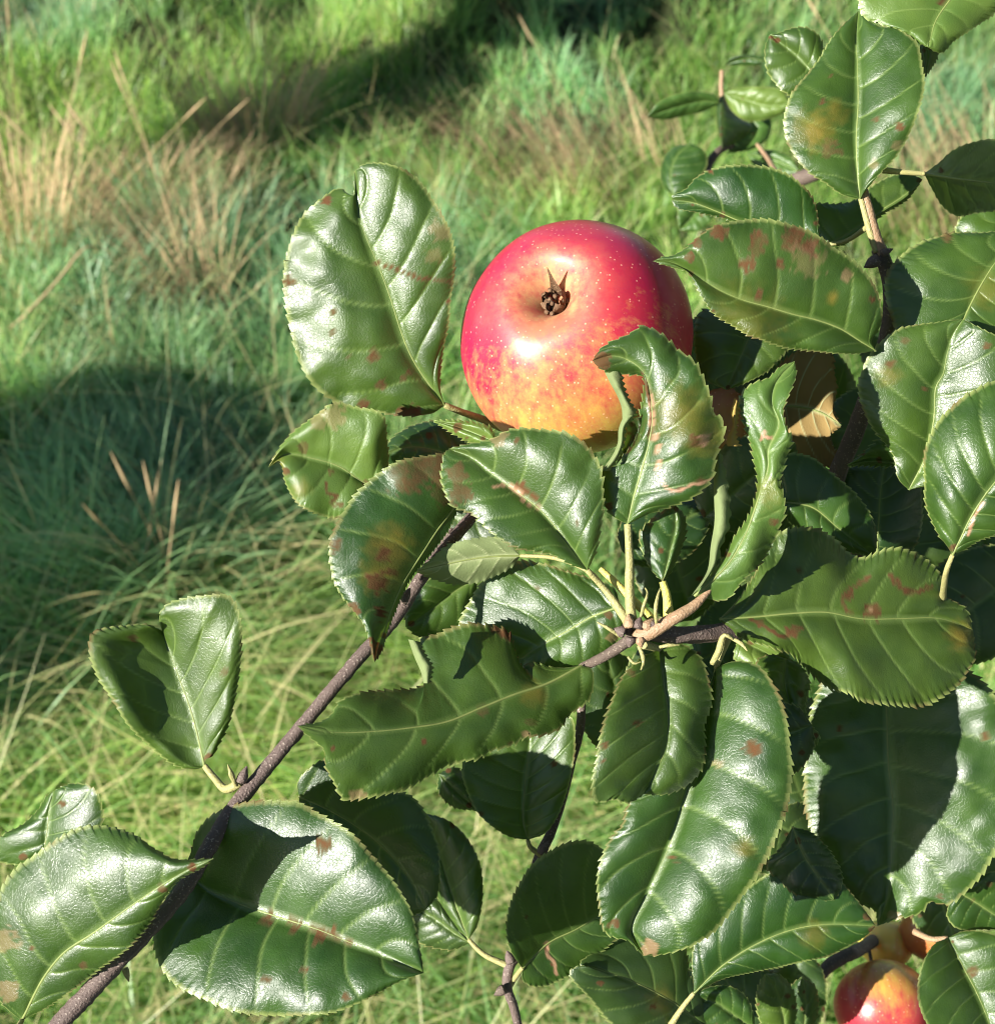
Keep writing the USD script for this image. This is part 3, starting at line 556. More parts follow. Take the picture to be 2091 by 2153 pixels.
# big leaf right of the rosette with leaf-miner scars
make_leaf(B2, "j", [(185, 748), (400, 735), (640, 712), (850, 705), (1070, 745), (1300, 745), (1560, 745), (1765, 815)],
    [(185, 748), (330, 590), (455, 380), (530, 225), (640, 188), (740, 178), (830, 208), (900, 250), (980, 330), (1080, 370), (1180, 330), (1250, 308), (1340, 315), (1440, 360), (1500, 400), (1570, 490), (1590, 600), (1650, 640), (1720, 690), (1765, 815)],
    [(185, 748), (300, 855), (390, 885), (520, 925), (640, 970), (760, 1090), (880, 1180), (1000, 1210), (1080, 1260), (1240, 1275), (1370, 1290), (1450, 1290), (1590, 1220), (1690, 1140), (1725, 1080), (1775, 1000), (1770, 900), (1765, 815)],
    (408, 432), hA=-5.0, hB=-2.0, camA=2.5, camB=3, bend=3, veins=8, tooth=1.5, ruffle=1.6, relief=1.3, marks=[("scar", "j", [(1120, 490), (1020, 550), (960, 600), (980, 700), (1010, 720)], 4), ("scar", "j", [(1250, 480), (1300, 540), (1400, 580), (1510, 545)], 5), ("scar", "j", [(380, 750), (480, 800), (600, 860), (700, 800)], 4), ("scar", "j", [(1080, 740), (1110, 690), (1150, 665), (1185, 690), (1170, 730)], 4.5), ("rust", 1140, 690, 45), ("pink", 1130, 700, 18, .5), ("rust", 990, 600, 35), ("rust", 1060, 520, 18), ("rust", 1110, 490, 18), ("rust", 1000, 560, 18), ("rust", 1290, 510, 22), ("rust", 1330, 550, 20), ("rust", 1400, 580, 20), ("rust", 1480, 550, 22), ("rust", 1000, 700, 15), ("rust", 640, 820, 40), ("rust", 440, 770, 30), ("yel", 1700, 850, 90)], label="large toothed leaf with winding brown scars, right of the rosette")

# ------------------------------------------------------------------ upright shoot at the upper right
B3 = branch("apple_branch", "upright shoot at the upper right crowded with green leaves", at(1850, 530, 0.43))
stem("c", [(1190, 1030, 433), (1215, 1130, 433), (1250, 1260, 434), (1290, 1372, 436)], [1.7, 1.9, 2.1], M_PETIOLE_RED, 30, B3, sides=12)
stem("c", [(1165, 1020, 432), (1195, 1130, 432), (1230, 1260, 433), (1265, 1360, 435)], [.8, 1.0, 1.1], M_PETIOLE, 30, B3, name="petiole", sides=9)
stem("S", [(1846, 522, 436), (1868, 580, 438), (1872, 660, 440), (1850, 760, 446), (1800, 900, 458), (1750, 1050, 470), (1900, 1330, 470), (2050, 1500, 465)], [2.4, 3.0, 3.4, 4.0], M_BARK_OLD, 60, B3, sides=14)
bud("c", 1290, 1370, 433, .6, -.25, 4, 1.3, B3, M_BARK_OLD)
bud("c", 1270, 1400, 434, -.5, .3, 5, 2.0, B3, M_BARK_OLD, 2)
make_leaf(B3, "c", [(1175, 1075), (1160, 900), (1155, 750), (1165, 550), (1160, 350), (1155, 200), (1165, 58)],
    [(1175, 1075), (1080, 1050), (980, 980), (900, 930), (830, 850), (780, 760), (765, 660), (790, 540), (830, 470), (890, 400), (960, 310), (1000, 240), (1060, 160), (1165, 58)],
    [(1175, 1075), (1205, 1030), (1300, 915), (1370, 840), (1440, 720), (1490, 590), (1520, 470), (1510, 360), (1480, 230), (1420, 180), (1370, 150), (1290, 145), (1220, 110), (1165, 58)],
    (431, 440), sA=-0.15, sB=1.0, camA=2.5, camB=3.0, bend=3, veins=7, relief=1.2, tooth=.8, marks=[("yel", 930, 700, 110), ("yel", 1040, 610, 70, .6), ("rust", 980, 550, 22), ("rust", 1010, 800, 60, .6), ("rust", 1395, 680, 25), ("pink", 1250, 890, 30, .25), ("pink", 1380, 790, 30, .25)], label="upright broad leaf at the top of the shoot")
make_leaf(B3, "c", [(960, 445), (900, 372), (820, 290), (740, 228), (690, 188)], [(960, 445), (988, 330), (975, 255), (945, 185), (880, 148), (800, 155), (730, 180), (690, 188)],
    [(960, 445), (885, 505), (800, 512), (730, 460), (680, 390), (663, 310), (668, 240), (690, 188)], (446, 446), sA=0.9, hB=-2, veins=5, tooth=.9, marks=[("rust", 695, 200, 22), ("rust", 730, 215, 18)])
make_leaf(B3, "c", [(1760, -120), (1660, 0), (1580, 120), (1545, 255)], [(1760, -120), (1500, -220), (1300, -180), (1200, -80), (1170, 20), (1190, 82), (1280, 122), (1400, 162), (1480, 222), (1545, 255)],
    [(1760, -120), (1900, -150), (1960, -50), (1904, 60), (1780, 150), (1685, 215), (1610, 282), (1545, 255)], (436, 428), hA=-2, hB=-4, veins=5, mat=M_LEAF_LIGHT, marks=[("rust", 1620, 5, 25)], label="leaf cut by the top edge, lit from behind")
make_leaf(B3, "c", [(1520, 215), (1540, 290), (1528, 412)], [(1520, 215), (1495, 260), (1505, 350), (1528, 412)], [(1520, 215), (1600, 240), (1580, 330), (1528, 412)], (450, 452), hA=-2, hB=-6, mat=M_LEAF_DARK, veins=4)
make_leaf(B3, "c", [(1520, 937), (1700, 965), (1880, 985), (2080, 1010)], [(1520, 937), (1600, 880), (1680, 810), (1780, 770), (1904, 752), (2010, 790), (2080, 1010)],
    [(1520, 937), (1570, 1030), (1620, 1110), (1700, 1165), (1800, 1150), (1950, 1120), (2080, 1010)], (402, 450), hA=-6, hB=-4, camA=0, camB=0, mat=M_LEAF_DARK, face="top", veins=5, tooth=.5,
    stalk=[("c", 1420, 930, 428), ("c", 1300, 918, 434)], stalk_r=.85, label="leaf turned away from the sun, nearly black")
make_leaf(B3, "c", [(960, 1290), (800, 1255), (560, 1205), (400, 1140), (280, 1095), (160, 1075)], [(960, 1290), (948, 1200), (932, 1110), (900, 1040), (850, 990), (780, 940), (700, 910), (580, 893), (460, 898), (370, 920), (290, 960), (240, 1020), (160, 1062), (160, 1075)],
    [(960, 1290), (800, 1280), (620, 1220), (540, 1205), (430, 1172), (300, 1145), (175, 1112), (160, 1075)], (446, 440), ln=0.5, sA=0.8, hB=-2.5, camA=3, camB=0, veins=6, marks=[("rust", 370, 925, 14)], label="pale sheeny leaf lying level above the spotted one")
make_leaf(B3, "c", [(1010, 1320), (1150, 1235), (1300, 1130), (1420, 1050), (1512, 968)], [(1010, 1320), (945, 1250), (938, 1110), (1040, 1105), (1150, 1085), (1250, 1000), (1350, 950), (1440, 940), (1512, 968)],
    [(1010, 1320), (1070, 1325), (1200, 1240), (1300, 1155), (1430, 1075), (1512, 968)], (468, 470), hA=-3.5, hB=-2, camA=1, mat=M_LEAF, veins=6, stalk=[("c", 1100, 1300, 466), ("c", 1230, 1215, 455)], stalk_r=.8)
make_leaf(B3, "S", [(1840, 737), (1800, 712), (1768, 692), (1714, 672), (1668, 661), (1614, 645), (1560, 630), (1515, 611), (1457, 576), (1400, 548), (1373, 549)],
    [(1840, 737), (1832, 715), (1845, 695), (1853, 665), (1850, 638), (1836, 599), (1813, 568), (1778, 537), (1747, 518), (1723, 498), (1661, 473), (1622, 463), (1568, 463), (1537, 467), (1505, 475), (1478, 490), (1451, 514), (1416, 537), (1385, 543), (1373, 549)],
    [(1840, 737), (1798, 743), (1744, 741), (1690, 735), (1645, 729), (1614, 718), (1572, 703), (1534, 680), (1499, 657), (1473, 619), (1454, 584), (1442, 569), (1410, 560), (1373, 549)],
    (420, 399), ln=0.2, sA=0.4, sB=-0.9, camA=3, camB=1.5, bend=4, veins=7, relief=1.2, marks=[("rust", 1595, 505, 22), ("rust", 1590, 525, 18), ("rust", 1570, 550, 20), ("rust", 1450, 538, 12), ("rust", 1465, 510, 14), ("rust", 1670, 500, 30), ("rust", 1700, 515, 26), ("rust", 1510, 483, 20), ("rust", 1640, 555, 12), ("rust", 1595, 620, 14), ("pink", 1780, 580, 14, .4), ("yel", 1750, 625, 14, .8), ("pink", 1700, 545, 40, .2), ("yel", 1560, 690, 90, .3)], label="brown-spotted leaf whose tip touches the large apple")
make_leaf(B3, "c", [(1725, 1745), (1780, 1630), (1840, 1520), (1920, 1400), (2050, 1280)], [(1725, 1745), (1560, 1830), (1400, 1830), (1340, 1700), (1312, 1550), (1320, 1480), (1370, 1410), (1450, 1340), (1560, 1290), (1690, 1258), (1830, 1258), (1950, 1250), (2050, 1280)],
    [(1725, 1745), (1850, 1830), (2000, 1800), (2120, 1600), (2120, 1420), (2050, 1280)], (424, 430), hA=-3, hB=-1, camA=3, camB=2, veins=6, tooth=.9, marks=[("rust", 1650, 1285, 30, .7), ("yel", 1870, 1560, 110, .35)], label="broad leaf at the right edge, below the black leaf")
make_leaf(B3, "c", [(1900, 1300), (1960, 1180), (2050, 1080)], [(1900, 1300), (1800, 1320), (1690, 1260), (1730, 1160), (1800, 1100), (1904, 1050), (2050, 1080)], [(1900, 1300), (2000, 1330), (2100, 1200), (2050, 1080)], (446, 450), hA=-3, hB=-2, mat=M_LEAF, veins=5)
# two overlapping leaves at the right edge
make_leaf(B3, "S", [(1910, 1030), (1945, 960), (1962, 884), (1968, 810), (1981, 788), (1990, 744), (2004, 702), (2023, 671)],
    [(1910, 1030), (1890, 1010), (1876, 953), (1859, 930), (1842, 911), (1825, 884), (1814, 857), (1806, 831), (1805, 800), (1811, 784), (1821, 757), (1838, 734), (1863, 709), (1890, 692), (1933, 682), (1964, 679), (1991, 675), (2023, 671)],
    [(1910, 1030), (2010, 1000), (2090, 930), (2140, 850), (2140, 780), (2110, 715), (2080, 700), (2050, 685), (2023, 671)], (428, 418), sA=0.0, sB=0.7, camA=2.5, camB=2, veins=7, tooth=.9, marks=[("rust", 1870, 765, 12, .8), ("rust", 1900, 715, 10, .6), ("yel", 1866, 790, 25, .5)], label="leaf with a leaf shadow across it, right edge")
make_leaf(B3, "m", [(1480, 1745), (1560, 1580), (1650, 1390), (1800, 1150), (1930, 980), (2100, 720), (2250, 420)],
    [(1480, 1745), (1420, 1650), (1340, 1540), (1270, 1400), (1220, 1270), (1200, 1150), (1205, 1020), (1192, 850), (1210, 680), (1255, 560), (1340, 410), (1450, 290), (1570, 180), (1720, 90), (1904, 10), (2100, 80), (2250, 420)],
    [(1480, 1745), (1600, 1690), (1760, 1590), (1904, 1545), (2100, 1420), (2250, 1150), (2300, 800), (2250, 420)], (406, 402), ln=0.5, sA=1.0, sB=-0.5, camA=4, camB=1, bend=2, veins=7, relief=2.0, marks=[("trail", "m", [(1640, 1540), (1665, 1460), (1690, 1370), (1800, 1220)], 3.0)], stalk=[("m", 1420, 1900, 412), ("S", 1980, 1260, 430)], label="sheeny finely wrinkled leaf at the right edge")
# leaves in the shade behind
make_leaf(B3, "d", [(560, 930), (700, 925), (850, 960), (962, 1030)], [(560, 930), (600, 740), (700, 640), (800, 605), (900, 625), (915, 720), (932, 840), (915, 940), (962, 1030)],
    [(560, 930), (640, 1100), (700, 1180), (820, 1230), (905, 1255), (928, 1195), (895, 1090), (962, 1030)], (478, 472), hA=-4, hB=2, face="under", mat=M_LEAF_BROWNED, tooth=1.4, label="yellowed leaf with torn margin in the shade")
make_leaf(B3, "d", [(520, 430), (450, 560), (390, 700), (330, 835)], [(520, 430), (350, 420), (200, 400), (160, 500), (165, 640), (200, 760), (330, 835)], [(520, 430), (620, 540), (665, 600), (620, 665), (540, 740), (440, 792), (330, 835)], (448, 442), hA=-5, hB=2, veins=5)
make_leaf(B3, "d", [(640, 1450), (800, 1480), (950, 1600), (1150, 1750)], [(640, 1450), (640, 1200), (780, 1200), (900, 1290), (1050, 1420), (1150, 1600), (1150, 1750)], [(640, 1450), (660, 1540), (780, 1620), (900, 1690), (1000, 1725), (1150, 1750)], (436, 440), hA=1, hB=-1, veins=6)
make_leaf(B3, "m", [(720, 1760), (740, 1400), (760, 1100), (800, 840)], [(720, 1760), (500, 1650), (300, 1350), (280, 1050), (400, 900), (560, 850), (800, 840)], [(720, 1760), (1000, 1760), (1130, 1600), (1170, 1200), (1120, 950), (1000, 860), (800, 840)], (462, 468), hA=-5, hB=-6, mat=M_LEAF_DARK)
make_leaf(B3, "m", [(1100, 880), (850, 800), (640, 780), (430, 850)], [(1100, 880), (960, 700), (760, 600), (690, 640), (590, 730), (430, 850)], [(1100, 880), (950, 850), (760, 850), (600, 845), (430, 850)], (450, 446), hA=3, hB=-1, tooth=1.6)

# ------------------------------------------------------------------ small twig at the bottom centre
B4 = branch("apple_branch", "thin twig with few leaves at the bottom centre, beside the grass", at(1070, 2060, 0.45))
stem("h", [(1080, 2060, 452), (1040, 1880, 448), (1010, 1790, 446), (1025, 1690, 446), (1060, 1640, 448), (1160, 1190, 456), (1200, 1110, 458), (1260, 940, 462), (1300, 780, 462), (1345, 600, 460), (1350, 480, 458)], [1.3, 1.9, 1.6, 1.5], M_BARK, 60, B4)
bud("h", 1000, 1800, 444, -.5, .3, 4, 1.7, B4, M_BARK_OLD, 3); bud("h", 1030, 1680, 444, -.3, -.8, 4, 1.8, B4, M_BARK, 4); bud("h", 1165, 1185, 452, .5, -.8, 5, 1.7, B4, M_BARK, 5)
make_leaf(B4, "h", [(835, 1575), (770, 1400), (720, 1250), (680, 1120), (638, 1000)], [(835, 1575), (760, 1500), (700, 1400), (670, 1300), (650, 1180), (635, 1080), (638, 1000)],
    [(835, 1575), (870, 1520), (896, 1400), (890, 1250), (850, 1150), (800, 1080), (735, 1030), (638, 1000)], (450, 458), hA=-3, sB=1.0, camB=3, veins=7, relief=.8, tooth=.6, stalk=[("h", 900, 1640, 448), ("h", 1015, 1695, 446)], stalk_r=.9, label="sheeny grey-green leaf on a thin stalk")
make_leaf(B4, "h", [(840, 1590), (760, 1540), (680, 1480), (590, 1430)], [(840, 1590), (770, 1480), (690, 1390), (620, 1380), (590, 1430)], [(840, 1590), (760, 1620), (680, 1612), (600, 1580), (560, 1500), (590, 1430)], (452, 456), hA=-2, hB=-4, mat=M_LEAF_DARK)
make_leaf(B4, "h", [(1105, 1120), (1086, 1040), (1090, 900), (1105, 760), (1125, 600)], [(1105, 1120), (1030, 1108), (940, 1055), (870, 985), (830, 900), (805, 805), (820, 755), (900, 720), (1000, 660), (1125, 600)],
    [(1105, 1120), (1180, 1092), (1230, 1030), (1270, 940), (1300, 830), (1320, 690), (1300, 560), (1220, 560), (1125, 600)], (452, 456), sA=-0.4, sB=1.0, camA=1, camB=2, veins=7, relief=1.1, tooth=.5, stalk=[("h", 1115, 1150, 452), ("h", 1165, 1190, 454)], stalk_r=.85, label="folded leaf with one pale half")
make_leaf(B4, "h", [(700, 820), (780, 900), (870, 985)], [(700, 820), (770, 790), (840, 850), (870, 985)], [(700, 820), (700, 900), (770, 970), (870, 985)], (480, 480), hA=-3, hB=-3, mat=M_LEAF_DARK, veins=4)
make_leaf(B4, "h", [(1080, 1705), (1200, 1590), (1340, 1520), (1450, 1440), (1500, 1330)], [(1080, 1705), (1035, 1640), (1010, 1540), (1020, 1440), (1060, 1340), (1130, 1230), (1200, 1180), (1280, 1138), (1370, 1128), (1450, 1170), (1500, 1330)],
    [(1080, 1705), (1082, 1760), (1120, 1785), (1175, 1788), (1250, 1760), (1350, 1700), (1440, 1630), (1510, 1565), (1540, 1450), (1500, 1330)], (442, 446), ln=-0.6, sA=-3.0, hB=-4, camA=2, camB=1, veins=7, marks=[("trail", "h", [(1190, 1590), (1195, 1640), (1220, 1680), (1235, 1730)], 3.5), ("rust", 1190, 1620, 8), ("rust", 1215, 1690, 8)], stalk=[("h", 1040, 1760, 446), ("h", 1015, 1800, 446)], stalk_r=.9, label="leaf in two tones, dark upper half, lit lower half")

# ------------------------------------------------------------------ low branch at the lower right
B5 = branch("apple_branch", "shaded brown branch low at the right, carrying small apples among dark leaves", at(1780, 2020, 0.52))
stem("k", [(420, 1900, 580), (640, 1650, 582), (760, 1540, 585), (880, 1420, 590), (1050, 1330, 600), (1200, 1240, 640), (1350, 1180, 680)], [2.6, 2.7, 2.9, 3.2], M_BARK_OLD, 60, B5, rough=0.25)
make_leaf(B5, "S", [(1850, 1370), (1862, 1480), (1868, 1617), (1877, 1701), (1874, 1769), (1871, 1836), (1861, 1903), (1844, 1947)],
    [(1850, 1370), (1760, 1390), (1715, 1470), (1695, 1560), (1692, 1624), (1694, 1701), (1709, 1749), (1729, 1779), (1756, 1826), (1766, 1860), (1803, 1897), (1840, 1915), (1844, 1947)],
    [(1850, 1370), (1960, 1380), (2060, 1430), (2120, 1520), (2135, 1640), (2100, 1770), (2066, 1833), (2022, 1880), (1989, 1900), (1955, 1895), (1935, 1917), (1888, 1930), (1844, 1947)],
    (476, 468), sA=0.3, sB=0.9, camA=2, camB=4, bend=5, veins=8, tooth=1.7, relief=1.3, ruffle=1.4, marks=[("pink", 1880, 1925, 14, .4)], label="big toothed leaf in deep shade with its right margin lit")
make_leaf(B5, "k", [(25, 1600), (200, 1430), (420, 1290), (650, 1200), (850, 1170), (1160, 1180)], [(25, 1600), (30, 1300), (250, 1050), (500, 850), (700, 800), (900, 870), (1050, 1030), (1160, 1180)],
    [(25, 1600), (200, 1512), (430, 1460), (560, 1436), (700, 1402), (860, 1370), (960, 1320), (1100, 1240), (1160, 1180)], (452, 452), hA=1, hB=-2, camA=2, camB=2, veins=8, tooth=.6, stalk=[("k", -40, 1680, 454), ("k", -120, 1800, 456)], marks=[("yel", 780, 1240, 90, .4)], label="long dappled leaf behind the large hanging leaf")
make_leaf(B5, "k", [(640, 560), (700, 720), (800, 880), (900, 1020)], [(640, 560), (560, 700), (480, 800), (560, 900), (700, 1000), (900, 1020)], [(640, 560), (760, 600), (900, 760), (950, 900), (900, 1020)], (446, 448), hA=-4, hB=-4, mat=M_LEAF_DARK)
make_leaf(B5, "i", [(760, 2010), (600, 1880), (420, 1780), (200, 1700)], [(760, 2010), (720, 1850), (650, 1740), (620, 1610), (450, 1560), (300, 1590), (150, 1690), (200, 1700)], [(760, 2010), (500, 2060), (300, 1965), (200, 1850), (105, 1722), (140, 1700), (200, 1700)], (462, 450), ln=-0.8, sA=-1.2, sB=-1.2, camA=1, mat=M_LEAF_DARK, veins=6, marks=[("yel", 520, 1850, 60, .6)], label="dark leaf at the bottom with a yellow streak")
make_leaf(B5, "i", [(950, 1990), (850, 1920), (760, 1860), (660, 1850)], [(950, 1990), (935, 1900), (900, 1830), (830, 1790), (720, 1800), (660, 1850)], [(950, 1990), (850, 2050), (720, 2000), (640, 1930), (660, 1850)], (470, 466), sA=1.0, sB=0.3, camA=2, veins=6, tooth=.6, label="pale leaf cut by the bottom edge")
make_leaf(B5, "k", [(1610, 1255), (1700, 1430), (1790, 1600), (1870, 1800), (1900, 1950)], [(1610, 1255), (1530, 1290), (1460, 1400), (1430, 1500), (1420, 1600), (1440, 1700), (1480, 1790), (1600, 1930), (1900, 1950)],
    [(1610, 1255), (1700, 1215), (1830, 1215), (1960, 1260), (2080, 1400), (2120, 1650), (2050, 1850), (1900, 1950)], (474, 466), sA=-1.2, sB=0.2, camA=2, camB=2, veins=6, tooth=.5, marks=[("rust", 1765, 1455, 40)], stalk=[("k", 1510, 1262, 476), ("k", 1400, 1215, 482)], stalk_r=1.0, stalk_mat=M_PETIOLE_RED, label="leaf at the lower right corner before the small apple")
make_leaf(B5, "k", [(1660, 960), (1780, 1030), (1900, 1110), (2050, 1200)], [(1660, 960), (1640, 1000), (1605, 1120), (1660, 1190), (1850, 1200), (2050, 1200)], [(1660, 960), (1760, 900), (1900, 840), (2050, 900), (2120, 1050), (2050, 1200)], (470, 476), hA=-3, sB=0.8, camB=2, veins=7, tooth=.5)
make_leaf(B5, "k", [(600, 1900), (580, 1720), (520, 1560), (470, 1480)], [(600, 1900), (480, 1850), (420, 1700), (430, 1550), (470, 1480)], [(600, 1900), (660, 1750), (640, 1580), (560, 1490), (470, 1480)], (500, 490), hA=-2, hB=-4, veins=5)
make_leaf(B5, "k", [(700, 1900), (720, 1700), (700, 1500)], [(700, 1900), (630, 1750), (640, 1550), (700, 1500)], [(700, 1900), (790, 1750), (780, 1560), (700, 1500)], (520, 512), hA=-4, hB=-5, mat=M_LEAF_DARK, veins=5)
# leaves in the green shade between rosette and big leaf
make_leaf(B5, "o", [(200, 330), (190, 520), (260, 800), (390, 1110)], [(200, 330), (60, 300), (-40, 360), (100, 560), (170, 760), (260, 960), (390, 1110)], [(200, 330), (310, 380), (390, 520), (355, 700), (380, 850), (470, 960), (390, 1110)], (440, 436), hA=2, hB=-3, veins=6, tooth=.9)
make_leaf(B5, "j", [(300, 870), (420, 930), (560, 1000), (640, 1010)], [(300, 870), (420, 880), (560, 930), (640, 1010)], [(300, 870), (280, 1000), (420, 1060), (560, 1080), (640, 1010)], (448, 446), hA=1, hB=2, mat=M_LEAF_LIGHT, veins=4)
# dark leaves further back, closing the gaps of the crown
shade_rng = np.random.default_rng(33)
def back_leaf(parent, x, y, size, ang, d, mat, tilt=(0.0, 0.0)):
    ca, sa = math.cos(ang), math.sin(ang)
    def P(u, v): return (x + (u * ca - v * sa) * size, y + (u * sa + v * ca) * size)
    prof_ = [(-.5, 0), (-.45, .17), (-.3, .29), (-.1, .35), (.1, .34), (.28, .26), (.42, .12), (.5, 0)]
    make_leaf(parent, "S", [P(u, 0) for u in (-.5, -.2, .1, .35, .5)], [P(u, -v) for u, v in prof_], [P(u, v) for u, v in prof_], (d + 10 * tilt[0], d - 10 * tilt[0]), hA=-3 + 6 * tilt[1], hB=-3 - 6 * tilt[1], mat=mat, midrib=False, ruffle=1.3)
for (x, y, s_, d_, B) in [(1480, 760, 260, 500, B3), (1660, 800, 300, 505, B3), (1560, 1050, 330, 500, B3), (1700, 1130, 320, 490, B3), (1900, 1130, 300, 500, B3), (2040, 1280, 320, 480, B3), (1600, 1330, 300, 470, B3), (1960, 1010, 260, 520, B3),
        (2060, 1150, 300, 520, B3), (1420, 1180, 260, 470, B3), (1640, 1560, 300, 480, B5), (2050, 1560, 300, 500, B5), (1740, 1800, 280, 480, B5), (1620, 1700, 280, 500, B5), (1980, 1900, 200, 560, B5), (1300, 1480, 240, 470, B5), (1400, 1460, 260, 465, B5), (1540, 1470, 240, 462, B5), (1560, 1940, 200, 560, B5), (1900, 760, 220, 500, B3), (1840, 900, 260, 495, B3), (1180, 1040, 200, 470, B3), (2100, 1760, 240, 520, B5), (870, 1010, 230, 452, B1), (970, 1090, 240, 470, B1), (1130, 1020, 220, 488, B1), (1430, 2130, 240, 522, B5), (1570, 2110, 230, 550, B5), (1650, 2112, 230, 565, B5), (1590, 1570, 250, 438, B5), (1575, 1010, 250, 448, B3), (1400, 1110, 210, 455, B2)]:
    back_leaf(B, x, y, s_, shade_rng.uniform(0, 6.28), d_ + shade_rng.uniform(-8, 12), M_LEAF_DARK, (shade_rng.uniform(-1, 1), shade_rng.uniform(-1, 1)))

# ------------------------------------------------------------------ out-of-focus shoot behind, upper right of the apple
B6 = branch("apple_branch", "blurred farther shoot with a few leaves above the spotted leaf", at(1510, 300, 0.8))
stem("c", [(1250, 750, 760), (920, 940, 770), (700, 1000, 790), (500, 1000, 820), (350, 930, 850), (430, 800, 860), (520, 780, 880)], [4.6, 4.4, 3.5, 2.0], M_BARK_OLD, 40, B6)
stem("c", [(520, 780, 880), (470, 650, 870), (430, 520, 865), (428, 380, 865)], [2.0, 1.8, 1.3], M_PETIOLE_RED, 24, B6)
stem("c", [(620, 780, 860), (680, 860, 840), (720, 930, 800)], [1.2, 1.4, 1.6], M_PETIOLE_RED, 16, B6)
FB = dict(midrib=False, tooth=.6)
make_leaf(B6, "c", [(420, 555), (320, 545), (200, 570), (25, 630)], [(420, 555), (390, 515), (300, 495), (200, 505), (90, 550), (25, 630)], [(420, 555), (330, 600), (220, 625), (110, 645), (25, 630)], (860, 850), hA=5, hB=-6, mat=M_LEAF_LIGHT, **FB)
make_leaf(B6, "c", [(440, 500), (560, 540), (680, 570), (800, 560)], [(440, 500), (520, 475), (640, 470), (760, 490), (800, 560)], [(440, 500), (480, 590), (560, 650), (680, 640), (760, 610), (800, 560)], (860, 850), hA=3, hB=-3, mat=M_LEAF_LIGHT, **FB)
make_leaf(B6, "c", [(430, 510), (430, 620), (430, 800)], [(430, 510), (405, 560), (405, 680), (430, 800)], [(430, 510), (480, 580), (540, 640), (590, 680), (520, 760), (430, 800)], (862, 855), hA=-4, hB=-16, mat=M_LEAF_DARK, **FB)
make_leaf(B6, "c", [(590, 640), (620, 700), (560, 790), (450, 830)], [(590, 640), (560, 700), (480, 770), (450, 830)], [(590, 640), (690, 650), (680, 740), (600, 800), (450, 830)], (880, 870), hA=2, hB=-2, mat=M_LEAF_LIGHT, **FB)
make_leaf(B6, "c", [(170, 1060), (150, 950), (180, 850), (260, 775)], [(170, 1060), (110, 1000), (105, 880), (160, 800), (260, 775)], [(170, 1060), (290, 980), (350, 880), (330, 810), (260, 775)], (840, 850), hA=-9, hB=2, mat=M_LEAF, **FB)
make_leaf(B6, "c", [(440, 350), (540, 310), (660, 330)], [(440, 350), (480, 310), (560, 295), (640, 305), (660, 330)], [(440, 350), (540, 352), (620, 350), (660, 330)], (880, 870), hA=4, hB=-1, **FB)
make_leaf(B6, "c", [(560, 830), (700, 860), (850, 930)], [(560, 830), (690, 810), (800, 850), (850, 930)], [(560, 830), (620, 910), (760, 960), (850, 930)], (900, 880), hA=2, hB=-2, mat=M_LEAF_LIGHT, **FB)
make_leaf(B6, "c", [(330, 1100), (260, 1180), (200, 1240)], [(330, 1100), (220, 1080), (190, 1160), (200, 1240)], [(330, 1100), (380, 1180), (300, 1250), (200, 1240)], (840, 840), hA=4, hB=2, mat=M_LEAF_LIGHT, **FB)

